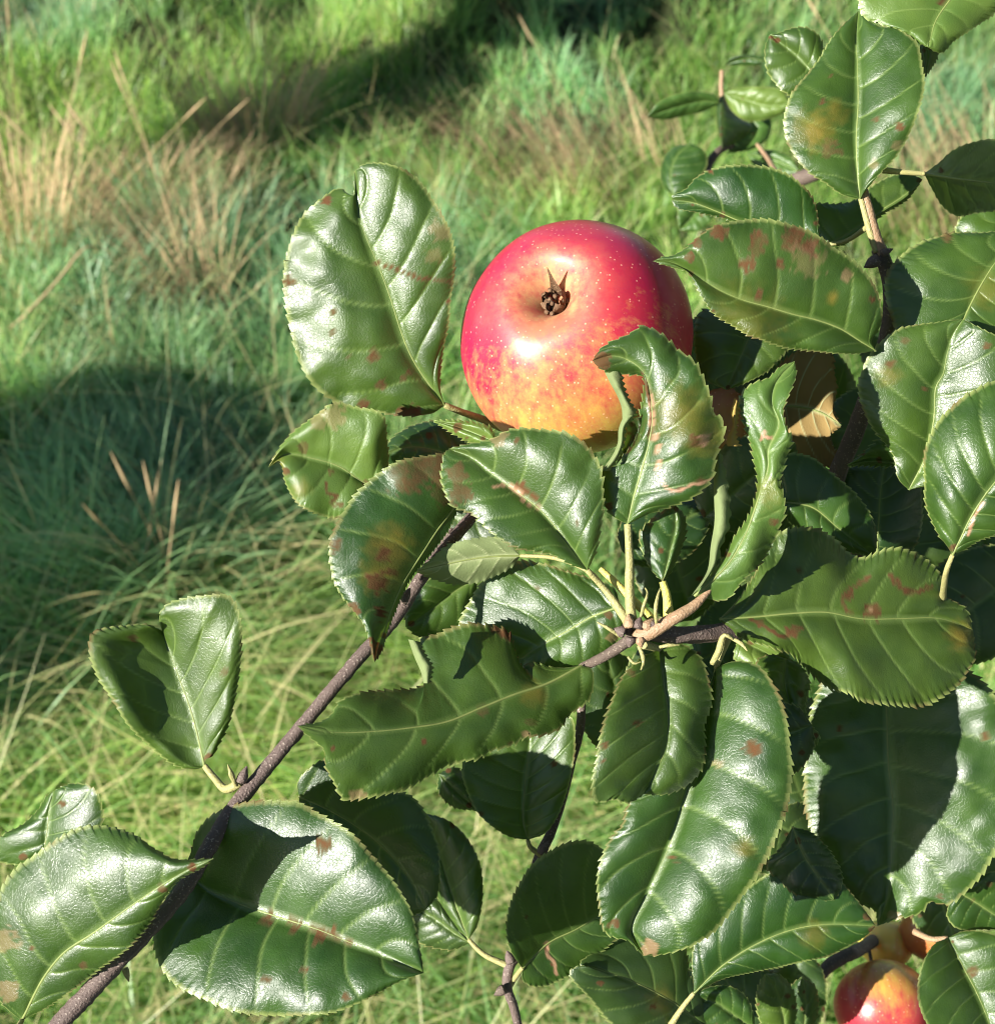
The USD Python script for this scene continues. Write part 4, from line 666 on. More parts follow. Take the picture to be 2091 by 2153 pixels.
# ------------------------------------------------------------------ apples
def apple_material(name, red, red2, yellow, green, bound, soft, dirn):
    return usdkit.material(stage, L + name, {
        "tc": ("texture_coordinate", {}), "nm": ("vector_math", {"math_type": "normalize"}),
        "dt": ("vector_math", {"math_type": "dot_product", "vector2": dirn}),
        "n1": ("noise_texture", {"scale": 42.0, "detail": 3.0, "roughness": 0.6}),
        "mp": ("mapping", {"scale": (1.0, 1.0, 0.22)}),
        "n2": ("noise_texture", {"scale": 230.0, "detail": 5.0, "roughness": 0.75}),
        "n3": ("noise_texture", {"scale": 700.0, "detail": 3.0}),
        "o1": ("math", {"math_type": "multiply_add", "value2": 0.9, "value3": -0.68}), "o2": ("math", {"math_type": "multiply_add", "value2": 1.0}), "o3": ("math", {"math_type": "multiply_add", "value2": 1.75}),
        "rf": ("map_range", {"from_min": bound - soft, "from_max": bound + soft, "clamp": True}),
        "yr": ("mix_color", {"a": yellow, "b": green}), "ym": ("map_range", {"from_min": -0.95, "from_max": -0.45, "to_min": 1.0, "to_max": 0.0, "clamp": True}),
        "rr": ("mix_color", {"a": red, "b": red2}), "rm": ("map_range", {"from_min": 0.35, "from_max": 0.65, "clamp": True}),
        "c1": ("mix_color", {}),
        "vor": ("voronoi_texture", {"feature": "f1", "scale": 500.0}), "dot": ("map_range", {"from_min": 0.09, "from_max": 0.18, "to_min": 0.5, "to_max": 0.0, "clamp": True}),
        "c2": ("mix_color", {"b": (0.85, 0.45, 0.30)}),
        "att": ("attribute", {"attribute": "russet"}), "rs": ("math", {"math_type": "multiply", "use_clamp": True}), "rsn": ("map_range", {"from_min": 0.3, "from_max": 0.6, "to_min": 0.25, "to_max": 1.3, "clamp": True}),
        "c3": ("mix_color", {"b": (0.40, 0.205, 0.085)}),
        "rg": ("mix_float", {"a": 0.33, "b": 0.8}),
        "bp": ("bump", {"strength": 0.12, "distance": 0.0004}),
        "p": ("principled_bsdf", {"specular_ior_level": 0.45, "subsurface_weight": 0.12, "subsurface_radius": (1.0, 0.35, 0.15), "subsurface_scale": 0.004, "coat_weight": 0.06, "coat_roughness": 0.2})},
        [("tc.object", "nm.vector1"), ("nm.vector", "dt.vector1"), ("tc.object", "mp.vector"), ("tc.object", "n1.vector"), ("mp.vector", "n2.vector"), ("tc.object", "n3.vector"), ("tc.object", "vor.vector"),
         ("n1.fac", "o1.value1"), ("dt.value", "o2.value1"), ("o1.value", "o2.value3"), ("n2.fac", "o3.value1"), ("o2.value", "o3.value3"), ("o3.value", "rf.value"),
         ("dt.value", "ym.value"), ("ym.result", "yr.fac"), ("n1.fac", "rm.value"), ("rm.result", "rr.fac"), ("yr.result", "c1.a"), ("rr.result", "c1.b"), ("rf.result", "c1.fac"),
         ("vor.distance", "dot.value"), ("dot.result", "c2.fac"), ("c1.result", "c2.a"),
         ("n2.fac", "rsn.value"), ("att.fac", "rs.value1"), ("rsn.result", "rs.value2"), ("rs.value", "c3.fac"), ("c2.result", "c3.a"), ("c3.result", "p.base_color"),
         ("rs.value", "rg.fac"), ("rg.result", "p.roughness"), ("n3.fac", "bp.height"), ("bp.normal", "p.normal")], surface="p.BSDF")
M_SEPAL = bark_material("dried_sepal", (0.07, 0.035, 0.018), (0.15, 0.085, 0.04), (0.26, 0.17, 0.09), rough=0.85)

def apple_mesh(R, seed, flat=0.9, nth=150, nph=200):
    """Axis +z runs to the blossom end (calyx), with a basin there and at the stalk end."""
    th, ph = np.meshgrid(np.linspace(0, np.pi, nth), np.linspace(0, 2 * np.pi, nph, endpoint=False), indexing="ij")
    st, ct = np.sin(th), np.cos(th)
    ribs = 1 + 0.022 * np.cos(5 * ph + seed) * np.exp(-((th - 0.45) / 0.5) ** 2) + 0.012 * np.cos(2 * ph + 1.3 * seed)
    q = np.stack([st * np.cos(ph), st * np.sin(ph), ct], -1)
    lump = 1 + 0.035 * (meshkit.fbm(q * 1.3 + seed * 5, 2, seed) - 0.5)
    rad = st * ribs * lump * (1 + 0.03 * ct * -1)
    z = flat * ct * lump
    z = z - 0.36 * np.exp(-(st / 0.25) ** 2) * (ct > 0) - 0.10 * np.exp(-(st / 0.085) ** 2) * (ct > 0) + 0.34 * np.exp(-(st / 0.25) ** 2) * (ct < 0)
    v = np.stack([rad * np.cos(ph), rad * np.sin(ph), z], -1) * R
    rus = 1.1 * np.exp(-(st / 0.39) ** 2.3) * (ct > 0) + np.exp(-(st / 0.33) ** 2) * (ct < 0)
    ang = 0.85 + 0.3 * np.cos(ph * 5 + seed) * 0.3
    f = []
    i, j = np.meshgrid(np.arange(nth - 1), np.arange(nph), indexing="ij")
    a = (i * nph + j).ravel(); b = (i * nph + (j + 1) % nph).ravel()
    quad = np.stack([a, a + nph, b + nph, b], 1)
    return v.reshape(-1, 3), quad, np.clip((rus * ang), 0, 1).ravel()

def apple(label, x, y, d, R, axis, mat, seed, flat=0.9, calyx=True, hang=None, group=None, loc=None):
    """axis: (right, up, towards the viewer) of the blossom end."""
    z = RIGHT * axis[0] + UP * axis[1] - FWD * axis[2]; z /= np.linalg.norm(z)
    yv = UP - z * (UP @ z); yv /= np.linalg.norm(yv); xv = np.cross(yv, z)
    c = at(x, y, d) if loc is None else np.asarray(loc)
    M = np.eye(4); M[:3, 0], M[:3, 1], M[:3, 2], M[:3, 3] = xv, yv, z, c
    a = thing("apple", label, "apple", matrix=M, group=group)
    v, q, rus = apple_mesh(R, seed, flat)
    obj("skin", (v, q), mat, a, True, {"russet": (rus, Sdf.ValueTypeNames.FloatArray)})
    r = np.random.default_rng(seed)
    z0 = (flat - 0.355) * R
    if calyx:
        for k in range(5):
            an = k / 5 * 2 * np.pi + 1.45
            ln = R * (0.40 if k == 0 else r.uniform(0.20, 0.28)); w = R * (0.05 if k == 0 else 0.085)
            lean = 0.16 if k == 0 else r.uniform(0.5, 1.3)
            n = 9; pts = []
            for i in range(n):
                t = i / (n - 1)
                rr = R * 0.075 + ln * t * math.sin(lean) * (1 if k == 0 else t - 1.1 * t * t); zz = z0 + ln * t * math.cos(lean * t)
                ww = w * (1 - t) ** 0.8 * (1 + 0.2 * math.sin(7 * t + k))
                for s in (-1, 0, 1):
                    pts.append([math.cos(an) * (rr + (0.3 * ww if s == 0 else 0)) - math.sin(an) * ww * s, math.sin(an) * (rr + (0.3 * ww if s == 0 else 0)) + math.cos(an) * ww * s, zz])
            f = []
            for i in range(n - 1):
                for s in range(2):
                    p0 = i * 3 + s
                    f.append([p0, p0 + 1, p0 + 4, p0 + 3])
            obj("sepal", (np.array(pts), np.array(f)), M_SEPAL, a, True)
        for k in range(18):
            an = r.uniform(0, 6.28); r0 = R * r.uniform(0.01, 0.07); tip = np.array([math.cos(an), math.sin(an), 0]) * r0 * 1.7 + [0, 0, z0 + R * r.uniform(0.06, 0.13)]
            obj("stamen", tube(np.linspace([math.cos(an) * r0, math.sin(an) * r0, z0 - 0.01 * R], tip, 5), np.array([0.012, 0.01, 0.022]) * R, 6), M_SEPAL, a, True)
    p0 = np.array([0, 0, -(flat - 0.34) * R])
    ts = np.linspace(0, 1, 12)[:, None]
    obj("stalk", tube(p0 + ts * np.array([0.05 * R, 0.12 * R, -0.75 * R]), np.array([0.05, 0.035, 0.045]) * R, 8, seed, 0.1), M_BARK, a, True)
    return a
M_APPLE = apple_material("apple_skin_red", (0.30, 0.004, 0.040), (0.37, 0.018, 0.036), (0.50, 0.25, 0.07), (0.35, 0.25, 0.045), 0.14, 0.42, (-0.18, 0.82, 0.26))
M_APPLE_ORANGE = apple_material("apple_skin_orange", (0.26, 0.03, 0.02), (0.30, 0.05, 0.02), (0.34, 0.14, 0.03), (0.32, 0.2, 0.04), 0.55, 0.5, (0.3, -0.5, 0.5))
M_APPLE_DULL = apple_material("apple_skin_dull_red", (0.26, 0.015, 0.03), (0.32, 0.03, 0.035), (0.42, 0.19, 0.05), (0.4, 0.28, 0.05), -0.15, 0.45, (0.0, -0.9, 0.3))
M_APPLE_YELLOW = apple_material("apple_skin_yellow", (0.55, 0.2, 0.05), (0.6, 0.25, 0.05), (0.62, 0.46, 0.09), (0.55, 0.48, 0.10), 1.1, 0.4, (0.9, 0.2, 0.2))
apple("big red and yellow apple with its dried blossom end facing out", 1209, 708, 0.437, 0.0372, (-0.31, 0.33, 0.89), M_APPLE, 3, flat=0.93)
apple("orange apple in the shade mostly hidden behind the twisted leaf", 1495, 945, 0.53, 0.034, (0.2, 0.9, -0.3), M_APPLE_ORANGE, 5)
apple("dull red small apple at the bottom right corner", 1857, 2118, 0.60, 0.0215, (0.1, -0.6, 0.6), M_APPLE_DULL, 6, calyx=False)
apple("pale yellow small apple just above the dull red one", 1862, 1985, 0.63, 0.0125, (0.0, -0.9, 0.2), M_APPLE_YELLOW, 7, calyx=False)
apple("orange small apple between the big dark leaf and the corner leaf", 1962, 1960, 0.62, 0.0145, (0.1, -0.9, 0.2), M_APPLE_ORANGE, 8, calyx=False)

# ------------------------------------------------------------------ ground and grass
def ground_h(x, y):
    p = np.stack([np.asarray(x, float) * 0.9, np.asarray(y, float) * 0.9, np.zeros_like(np.asarray(x, float)) + 3.3], -1)
    return 0.16 * (meshkit.fbm(p, 3, 4) - 0.5)
MOUNDS = [(ground_at(1000, 105), 0.26, 0.24), (ground_at(1420, 70), 0.24, 0.26), (ground_at(330, 60), 0.16, 0.2), (ground_at(1180, 190), 0.10, 0.2), (ground_at(300, 1240), 0.05, 0.16), (ground_at(560, 700), -0.05, 0.22)]
def surface(x, y):
    x, y = np.asarray(x, float), np.asarray(y, float)
    near = np.clip(1.4 - np.hypot(x, y - 3) / 12, 0, 1)
    h = ground_h(x, y) * near - 0.02
    for c, a, r in MOUNDS:
        h = h + a * np.exp(-((x - c[0]) ** 2 + (y - c[1]) ** 2) / r ** 2)
    return h
gx = np.concatenate([-np.geomspace(400, 6, 30), np.linspace(-5.5, 5.5, 150), np.geomspace(6, 400, 30)])
gy = np.concatenate([-np.geomspace(400, 2, 24), np.linspace(-1.5, 9, 150), np.geomspace(9.5, 600, 36)])
GX, GY = np.meshgrid(gx, gy, indexing="ij")
GZ = surface(GX, GY)
i, j = np.meshgrid(np.arange(len(gx) - 1), np.arange(len(gy) - 1), indexing="ij")
q = (i * len(gy) + j).ravel()
M_SOIL = usdkit.material(stage, L + "meadow_floor", {"geo": ("geometry", {}), "n": ("noise_texture", {"scale": 3.0, "detail": 4.0}), "n2": ("noise_texture", {"scale": 120.0, "detail": 3.0}),
    "c1": ("mix_color", {"a": (0.025, 0.05, 0.015), "b": (0.07, 0.07, 0.03)}), "c2": ("mix_color", {"b": (0.015, 0.02, 0.008)}), "bp": ("bump", {"strength": 1.0, "distance": 0.02}), "p": ("principled_bsdf", {"roughness": 0.95, "specular_ior_level": 0.1})},
    [("geo.position", "n.vector"), ("geo.position", "n2.vector"), ("n.fac", "c1.fac"), ("n2.fac", "c2.fac"), ("c1.result", "c2.a"), ("c2.result", "p.base_color"), ("n2.fac", "bp.height"), ("bp.normal", "p.normal")], surface="p.BSDF")
g = obj("ground", (np.stack([GX, GY, GZ], -1).reshape(-1, 3), np.stack([q, q + len(gy), q + len(gy) + 1, q + 1], 1)), M_SOIL, None, True)
tag(g, "dark earth under the meadow grass", "ground", kind="structure")

def grass_material(name, a, b, dew, dry, rough=0.5, tf=0.35, tr=1.6):
    return usdkit.material(stage, L + name, {
        "at": ("attribute", {"attribute": "tone"}), "sp": ("separate_color", {}), "geo": ("geometry", {}),
        "n": ("noise_texture", {"scale": 2.2, "detail": 3.0}), "nr": ("map_range", {"from_min": 0.36, "from_max": 0.66, "to_min": 0.75, "to_max": 1.25, "clamp": True}),
        "c1": ("mix_color", {"a": a, "b": b}), "c2": ("mix_color", {"b": dew}), "c3": ("mix_color", {"b": dry}), "hs": ("hsv", {}),
        "th": ("hsv", {"value": tr, "saturation": 1.12}),
        "p": ("principled_bsdf", {"roughness": rough, "specular_ior_level": 0.45}), "t": ("translucent_bsdf", {}), "mx": ("mix_closure", {"fac": tf})},
        [("at.color", "sp.color"), ("geo.position", "n.vector"), ("n.fac", "nr.value"), ("sp.r", "c1.fac"), ("c1.result", "c2.a"), ("sp.g", "c2.fac"), ("c2.result", "c3.a"), ("sp.b", "c3.fac"),
         ("c3.result", "hs.color"), ("nr.result", "hs.value"), ("hs.color", "p.base_color"), ("hs.color", "th.color"), ("th.color", "t.color"), ("p.BSDF", "mx.closure1"), ("t.BSDF", "mx.closure2")], surface="mx.closure")
M_GRASS = grass_material("grass_blade", (0.13, 0.262, 0.06), (0.33, 0.44, 0.115), (0.20, 0.34, 0.18), (0.50, 0.43, 0.23), rough=0.45, tr=2.05, tf=0.48)
M_STRAW = grass_material("grass_straw", (0.38, 0.26, 0.13), (0.50, 0.37, 0.20), (0.40, 0.32, 0.17), (0.46, 0.32, 0.19), rough=0.7, tf=0.25, tr=1.0)


def grow(base, length, width, heading, th0, bend, segs, tone):
    """Curved ribbons, one per row of base, as one mesh (vertices, quads, tone)."""
    n = len(base)
    d = np.stack([np.cos(heading), np.sin(heading), np.zeros(n)], 1)
    tw = gr.uniform(-0.8, 0.8, n)
    side = np.stack([-d[:, 1], d[:, 0], np.zeros(n)], 1) * np.cos(tw)[:, None] + d * np.sin(tw)[:, None]
    V = np.zeros((n, segs + 1, 2, 3)); pos = base.copy()
    sway = gr.uniform(-0.35, 0.35, n)
    for i in range(segs + 1):
        t = i / segs
        w = width * (1 - t ** 1.7) * (0.7 + 0.3 * min(1, t * 4)) + 0.00025
        V[:, i, 0] = pos - side * w[:, None] / 2; V[:, i, 1] = pos + side * w[:, None] / 2
        th = th0 + bend * t ** 1.15
        step = d * np.sin(th)[:, None] + np.array([0, 0, 1.0]) * np.cos(th)[:, None] + side * (sway * t)[:, None] * 0.4
        pos = pos + step * (length / segs)[:, None]
        pos[:, 2] = np.maximum(pos[:, 2], base[:, 2] + 0.012 + 0.02 * tw)
    k = (np.arange(n) * (segs + 1) * 2)[:, None] + (np.arange(segs) * 2)[None]
    k = k.ravel()
    return V.reshape(-1, 3), np.stack([k, k + 1, k + 3, k + 2], 1), np.repeat(tone, (segs + 1) * 2, axis=0)

gr = np.random.default_rng(11)
def where_grass(n, y0, y1, spread=1.0, power=1.3):
    y = y0 + (y1 - y0) * gr.uniform(size=n) ** power
    return np.column_stack([gr.uniform(-1, 1, n) * (0.45 + 0.42 * y) * spread, y])
def height(xy):
    return surface(xy[:, 0], xy[:, 1])
def pix(xy):
    """Where the ground point stands in the photograph, used only to read the meadow's make-up off it."""
    q = np.column_stack([xy, np.zeros(len(xy))]) - EYE
    return CX + FPX * (q @ RIGHT) / (q @ FWD), CY - FPX * (q @ UP) / (q @ FWD)
def blob(x, y, cx, cy, rx, ry):
    return np.exp(-((x - cx) / rx) ** 2 - ((y - cy) / ry) ** 2)
FL = [ground_at(*p) for p in ((260, 1580), (560, 1760), (980, 1680), (150, 1900), (760, 2080), (620, 1350))]; DEWY = [ground_at(*p) for p in ((930, 520), (420, 560), (1150, 260), (1950, 260), (600, 640), (300, 950), (150, 30), (1200, 80))]
LUSH = [ground_at(*p) for p in ((260, 1130), (150, 720), (1150, 430), (800, 60), (640, 1250), (300, 320), (650, 1450), (300, 130), (60, 250), (1100, 20), (1950, 120), (1800, 300))]
def near_any(xy, cs, r):
    return np.max([np.exp(-((xy[:, 0] - c[0]) ** 2 + ((xy[:, 1] - c[1]) * 0.8) ** 2) / r ** 2) for c in cs], axis=0)
def meadow(name, label, clumps, per, mat, y0, y1, hl, wl, spread=1.0, kind="green", power=1.3, segs=5):
    c = where_grass(clumps, y0, y1, spread, power)
    nz = meshkit.fbm(np.column_stack([c * 2.1, np.zeros(len(c)) + 5]), 3, 8)
    flatness = np.clip(near_any(c, FL, 0.22) * 1.3, 0, 1)
    lush = near_any(c, LUSH, 0.34)
    head = gr.uniform(0, 2 * np.pi, clumps)
    head = np.where(gr.uniform(size=clumps) < flatness, gr.normal(0.12, 0.35, clumps) + np.pi * (gr.uniform(size=clumps) < .35), head)
    size = gr.uniform(0.65, 1.2, clumps) * (0.75 + 0.5 * nz) * (1 + 0.25 * lush)
    k = np.repeat(np.arange(clumps), per)
    n = len(k)
    rad = 0.055 * np.sqrt(gr.uniform(size=n)) * (1 + flatness[k]); an = gr.uniform(0, 2 * np.pi, n)
    xy = c[k] + np.column_stack([np.cos(an), np.sin(an)]) * rad[:, None]
    base = np.column_stack([xy, height(xy) - 0.01])
    hd = np.where(gr.uniform(size=n) < 0.30 + 0.35 * flatness[k], head[k] + gr.normal(0, 0.4, n), an + gr.normal(0, 0.5, n))
    ln = gr.uniform(hl[0], hl[1], n) * size[k] * (1 + 0.5 * flatness[k])
    wd = gr.uniform(wl[0], wl[1], n) * (1 + 0.15 * lush[k])
    th0 = gr.uniform(0.02, 0.45, n) + 0.95 * flatness[k]
    bd = gr.uniform(0.4, 2.5, n) * (1 - 0.4 * flatness[k])
    dewy = np.clip(near_any(c, DEWY, 0.33)[k] * 1.2 + (nz[k] - 0.5) * 1.6, 0, 1)
    dry = (gr.uniform(size=n) < 0.05 + 0.13 * flatness[k] + 0.08 * (nz[k] > 0.56)) * gr.uniform(0.55, 1, n)
    tone = np.column_stack([np.clip(gr.uniform(size=n) ** 1.6 + 0.35 * lush[k] - 0.15, 0, 1), dewy, np.clip(dry + 0.15 * flatness[k] * gr.uniform(size=n), 0, 1)])
    v, f, t = grow(base, ln, wd, hd, th0, bd, segs, tone)
    g = obj(name, (v, f), mat, None, True, {"tone": (t, COL3)})
    tag(g, label, "grass", kind="stuff")
meadow("grass", "lush green meadow grass filling the background", 2700, 42, M_GRASS, 0.45, 5.6, (0.05, 0.17), (0.0026, 0.0058))
meadow("grass", "short fine undergrowth between the taller meadow grass", 2600, 16, M_GRASS, 0.45, 5.6, (0.04, 0.11), (0.002, 0.004), segs=3)
meadow("grass", "far meadow grass beyond the dry tussocks", 1500, 26, M_GRASS, 5.0, 9.5, (0.15, 0.35), (0.004, 0.008), segs=3, power=1.0)

def strands(label, n, y0, y1):
    c = where_grass(n, y0, y1, 1.0)
    base = np.column_stack([c, height(c) + gr.uniform(0.01, 0.07, n)])
    tone = np.column_stack([gr.uniform(size=n), gr.uniform(0, .3, n), gr.uniform(0.5, 1, n)])
    v, f, t = grow(base, gr.uniform(0.12, 0.40, n), gr.uniform(0.0012, 0.0028, n), gr.uniform(0, 6.28, n), gr.uniform(0.7, 1.45, n), gr.uniform(-0.2, 0.8, n), 5, tone)
    tag(obj("grass", (v, f), M_GRASS, None, True, {"tone": (t, COL3)}), label, "grass", kind="stuff")
strands("loose dead strands tangled over the meadow grass", 4200, 0.45, 5.6)

def blades(n, spread, h0, h1, w0, w1, bend, r, lean=(0, 0), upright=0.35, segs=6):
    a = r.uniform(0, 2 * np.pi, n); rad = spread * np.sqrt(r.uniform(0, 1, n))
    base = np.column_stack([np.cos(a) * rad, np.sin(a) * rad, np.full(n, -0.01)])
    d = np.column_stack([np.cos(a) * 0.6 + lean[0] * 1.6, np.sin(a) * 0.6 + lean[1] * 1.6]) + r.normal(0, 0.25, (n, 2))
    hd = np.arctan2(d[:, 1], d[:, 0])
    lean_amount = np.hypot(*lean)
    tone = np.column_stack([r.uniform(0, 1, n), r.uniform(0, 1, n) * .3, r.uniform(0, 1, n)])
    return grow(base, r.uniform(h0, h1, n), r.uniform(w0, w1, n), hd, r.uniform(0.0, upright, n) + lean_amount * 0.5, r.uniform(bend[0], bend[1], n), segs, tone)

# tussocks of dry stalks
def tussock(label, px, py, n, h, lean, spread, seed, stalks=8, width=0.003):
    c = ground_at(px, py); c[2] = float(surface(c[0], c[1])) - 0.01
    t = thing("dry_grass_tussock", label, "dry grass", c)
    r = np.random.default_rng(seed)
    v, f, T = blades(n, spread, h * 0.45, h, width * 0.6, width, (0.1, 0.9), r, lean=lean, upright=0.55)
    b = obj("dry_blades", (v, f), M_STRAW, t, True, {"tone": (T, COL3)})
    tag(b, kind="stuff")
    for k in range(stalks):
        a = r.uniform(0, 6.28); p0 = np.array([math.cos(a), math.sin(a), 0]) * spread * r.uniform(0, .8)
        d = np.array([lean[0] + r.uniform(-.35, .35), lean[1] + r.uniform(-.35, .35), 1.0]); d /= np.linalg.norm(d)
        hh = h * r.uniform(1.0, 1.35)
        ts = np.linspace(0, 1, 9)[:, None]
        pts = p0 + ts * d * hh + ts ** 2 * np.array([lean[0], lean[1], -0.2]) * hh * 0.15
        s = obj("stalk", tube(pts, np.array([0.0013, 0.001, 0.0007]), 5), M_STRAW, t, True, {"tone": (np.full((9 * 5 + 2, 3), 0.3), COL3)})
        e = pts[-1]; dd = pts[-1] - pts[-2]; dd /= np.linalg.norm(dd)
        obj("seed_head", tube(e + np.linspace(-0.03, 0.05, 7)[:, None] * dd, np.array([0.0006, 0.0020, 0.0024, 0.0016, 0.0004]), 6, k, 0.4), M_STRAW, s, True, {"tone": (np.full((7 * 6 + 2, 3), 0.4), COL3)})
    return t
tussock("tawny clump of tall dry grass by the left edge", 60, 540, 230, 0.46, (0.05, 0.1), 0.12, 41, 5)
tussock("dry clump leaning left with a fan of pale stalks", 410, 620, 110, 0.42, (-0.45, 0.35), 0.07, 42, 5)
tussock("tan dry grass clump nearer the top, left of a dark hollow", 530, 300, 330, 0.42, (-0.02, 0.16), 0.12, 43, 0)
tussock("straw coloured low clump between the two left tussocks", 300, 440, 420, 0.28, (0.6, 0.1), 0.2, 44, 2)
tussock("wide fan of dry stalks behind the top of the apple", 1060, 370, 520, 0.32, (-0.75, 0.1), 0.30, 45, 0)
tussock("thin dry stalks leaning over the grass right of the apple", 1330, 360, 220, 0.36, (-0.6, 0.2), 0.18, 46, 1)
tussock("dry grass clump at the far right, behind the black leaf", 2010, 480, 260, 0.45, (-0.5, 0.3), 0.16, 47, 4)
tussock("few straight brown stems standing in the lower shade", 365, 1260, 16, 0.18, (-0.02, 0.0), 0.08, 48, 5)
# one long dry stem lying over the grass at the left
st = thing("dry_grass_stalk", "long bent dry stem lying over the grass at the left edge", "grass stalk", ground_at(60, 700))
o = ground_at(60, 700)
p3 = [ground_at(20, 690, 0.06), ground_at(60, 655, 0.10), ground_at(120, 590, 0.15), ground_at(185, 518, 0.2), ground_at(215, 525, 0.18), ground_at(250, 560, 0.1)]
obj("stem", tube(spline(np.array(p3)[:, [0, 1, 2]], 30) - o, np.array([0.0022, 0.002, 0.0012]), 6), M_STRAW, st, True, {"tone": (np.full((30 * 6 + 2, 3), 0.4), COL3)})

# leafy bush a few steps to the left, whose shade lies across the grass
def bush(label, x, y, low, h, w, seed, n=3200):
    r = np.random.default_rng(seed)
    z0 = float(surface(x, y))
    t = thing("bush", label, "bush", (x, y, z0))
    for k in range(7):
        a = r.uniform(0, 6.28); top = np.array([math.cos(a) * w * .35, math.sin(a) * w * .35, h * r.uniform(.6, .85)])
        ts = np.linspace(0, 1, 8)[:, None]
        obj("stem", tube(ts * top + np.sin(ts * 3) * 0.02, np.array([0.012, 0.008, 0.003]), 7), M_BARK_OLD, t)
    u = r.normal(size=(n, 3)); u /= np.linalg.norm(u, axis=1, keepdims=True)
    rad = r.uniform(0.35, 1, n) ** 0.5 * (0.75 + 0.5 * meshkit.fbm(u * 2 + seed, 3, seed))
    c = u * rad[:, None] * np.array([w / 2, w / 2, (h - low) / 2]) + [0, 0, (h + low) * 0.5]
    nrm = r.normal(size=(n, 3)) * .7 + u; nrm /= np.linalg.norm(nrm, axis=1, keepdims=True)
    a = np.cross(nrm, r.normal(size=(n, 3))); a /= np.linalg.norm(a, axis=1, keepdims=True); b = np.cross(nrm, a)
    s = r.uniform(0.022, 0.038, n)[:, None]
    V = np.stack([c - a * s, c - b * s * .55 + nrm * s * .15, c + a * s, c + b * s * .55 + nrm * s * .15], 1).reshape(-1, 3)
    k = np.arange(n) * 4
    cr = obj("crown", (V, np.stack([k, k + 1, k + 2, k + 3], 1)), M_GRASS, t, False, {"tone": (np.repeat(r.uniform(0, .4, (n, 3)) * [1, 1, .1], 4, axis=0), COL3)})
bush("low leafy bush standing a few steps to the left of the branch", -2.20, 0.74, 0.22, 1.02, 0.90, 61, 7500)
bush("slender bush a few steps left, beyond the low bush", -1.90, 2.47, 0.60, 1.04, 0.50, 62, 1500)
bush("thin taller bush a few steps left, farthest of the bushes", -1.62, 2.62, 0.95, 1.28, 0.34, 63, 1800)

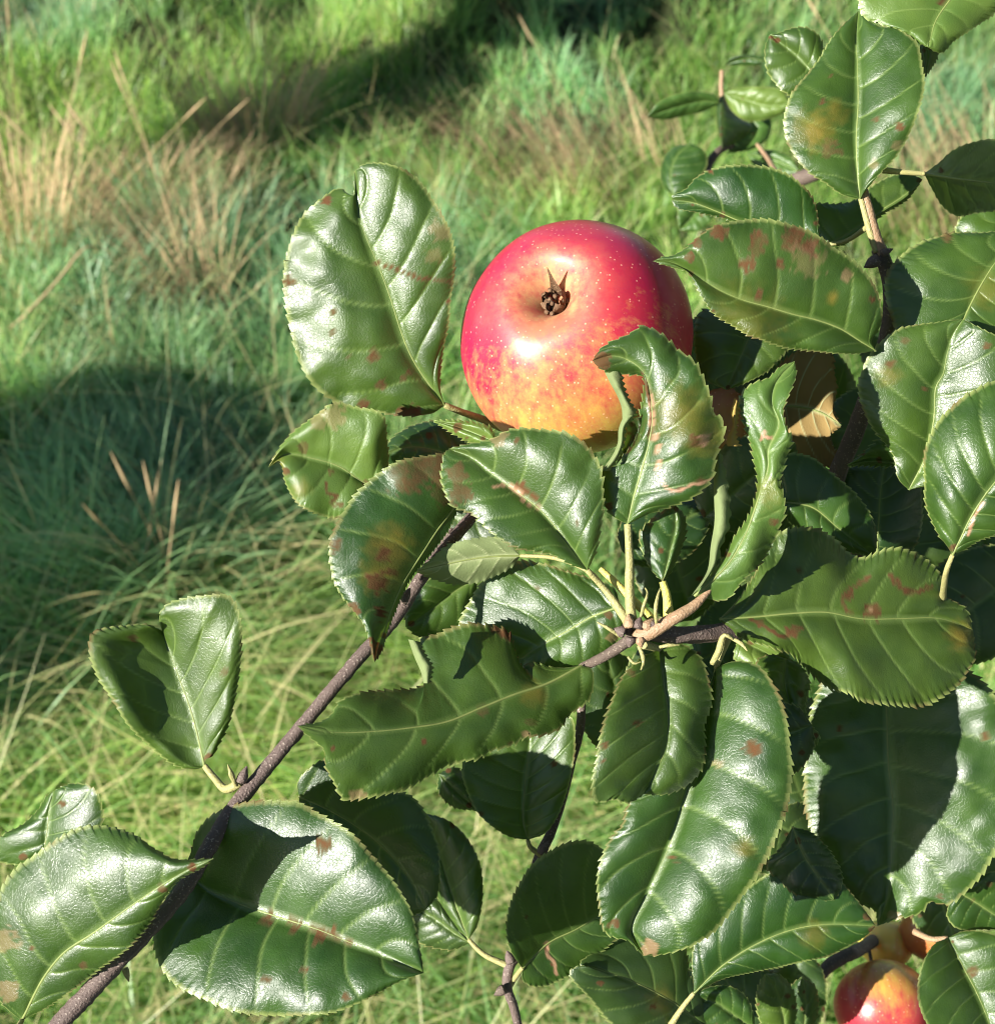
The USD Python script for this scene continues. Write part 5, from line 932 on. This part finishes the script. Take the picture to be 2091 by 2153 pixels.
# the orchard round about: the tree these branches belong to, right of the picture, and its neighbours
M_TREE_LEAF = usdkit.material(stage, L + "tree_leaf", {"oi": ("object_info", {}), "geo": ("geometry", {}), "n": ("noise_texture", {"scale": 3.0, "detail": 3.0}),
    "c": ("mix_color", {"a": (0.025, 0.06, 0.012), "b": (0.06, 0.10, 0.02)}), "p": ("principled_bsdf", {"roughness": 0.45}), "t": ("translucent_bsdf", {"color": (0.10, 0.17, 0.02)}), "mx": ("mix_closure", {"fac": 0.25})},
    [("geo.position", "n.vector"), ("n.fac", "c.fac"), ("c.result", "p.base_color"), ("p.BSDF", "mx.closure1"), ("t.BSDF", "mx.closure2")], surface="mx.closure")
def orchard_tree(label, x, y, h, rad, seed, n=6500, low=1.0):
    r = np.random.default_rng(seed)
    t = thing("apple_tree", label, "apple tree", (x, y, float(surface(x, y)) - 0.03), "apple trees of the orchard")
    pts = spline(np.array([[0, 0, 0], [0.04, 0.02, h * .22], [-0.05, 0.04, h * .42], [0.02, 0, h * .62]]), 16); pts[:, 2] = np.linspace(0, h * .62, 16)
    obj("trunk", tube(pts, np.array([0.11, 0.085, 0.07, 0.035]), 12, seed, 0.12), M_BARK_OLD, t)
    for k in range(9):
        a = k * 2.4; z0 = h * r.uniform(.28, .5); d = np.array([math.cos(a), math.sin(a), r.uniform(.35, .9)]); ln = rad * r.uniform(.65, .95)
        ts = np.linspace(0, 1, 9)[:, None]
        obj("limb", tube([0, 0, z0] + ts * d * ln + ts ** 2 * [0, 0, -.15 * ln] + 0.05 * np.sin(ts * 6 + k), np.array([0.045, 0.025, 0.008]), 8, seed, 0.1), M_BARK_OLD, t)
    nc = 70
    u = r.normal(size=(nc, 3)); u /= np.linalg.norm(u, axis=1, keepdims=True)
    half = (h - low) / 2
    cl = u * (r.uniform(.35, 1, nc) ** .6)[:, None] * np.array([rad, rad, half]) * .85 + [0, 0, low + half]
    k = r.integers(0, nc, n)
    c = cl[k] + r.normal(size=(n, 3)) * rad * 0.14
    nr = r.normal(size=(n, 3)) + [0, 0, .6]; nr /= np.linalg.norm(nr, axis=1, keepdims=True)
    a = np.cross(nr, r.normal(size=(n, 3))); a /= np.linalg.norm(a, axis=1, keepdims=True); b = np.cross(nr, a)
    s_ = r.uniform(0.04, 0.065, n)[:, None]
    V = np.stack([c - a * s_, c - b * s_ * .5 + nr * s_ * .2, c + a * s_, c + b * s_ * .5 + nr * s_ * .2], 1).reshape(-1, 3)
    q = np.arange(n) * 4
    obj("crown", (V, np.stack([q, q + 1, q + 2, q + 3], 1)), M_TREE_LEAF, t, False)
for k, (lab, x, y, h_, rad_, low_) in enumerate([("apple tree just right of the picture, bearing the branches in view", 2.1, 0.9, 3.7, 1.75, 1.15),
        ("apple tree standing behind the viewer, to the left", -0.6, -4.9, 4.4, 2.2, 0.9), ("apple tree standing behind the viewer, to the right", 3.6, -3.4, 4.4, 2.2, 0.9),
        ("apple tree well to the right, across the grass", 5.6, 4.2, 4.6, 2.3, 0.9), ("apple tree far right beyond the top of the picture", 4.6, 9.4, 4.8, 2.4, 0.9),
        ("apple tree straight ahead beyond the top of the picture", 0.0, 12.0, 4.8, 2.5, 0.9), ("apple tree far left beyond the top of the picture", -5.2, 10.4, 4.8, 2.4, 0.9), ("apple tree to the left, past the bushes", -7.2, 6.2, 4.6, 2.2, 0.9)]):
    orchard_tree(lab, x, y, h_, rad_, 80 + k, low=low_)
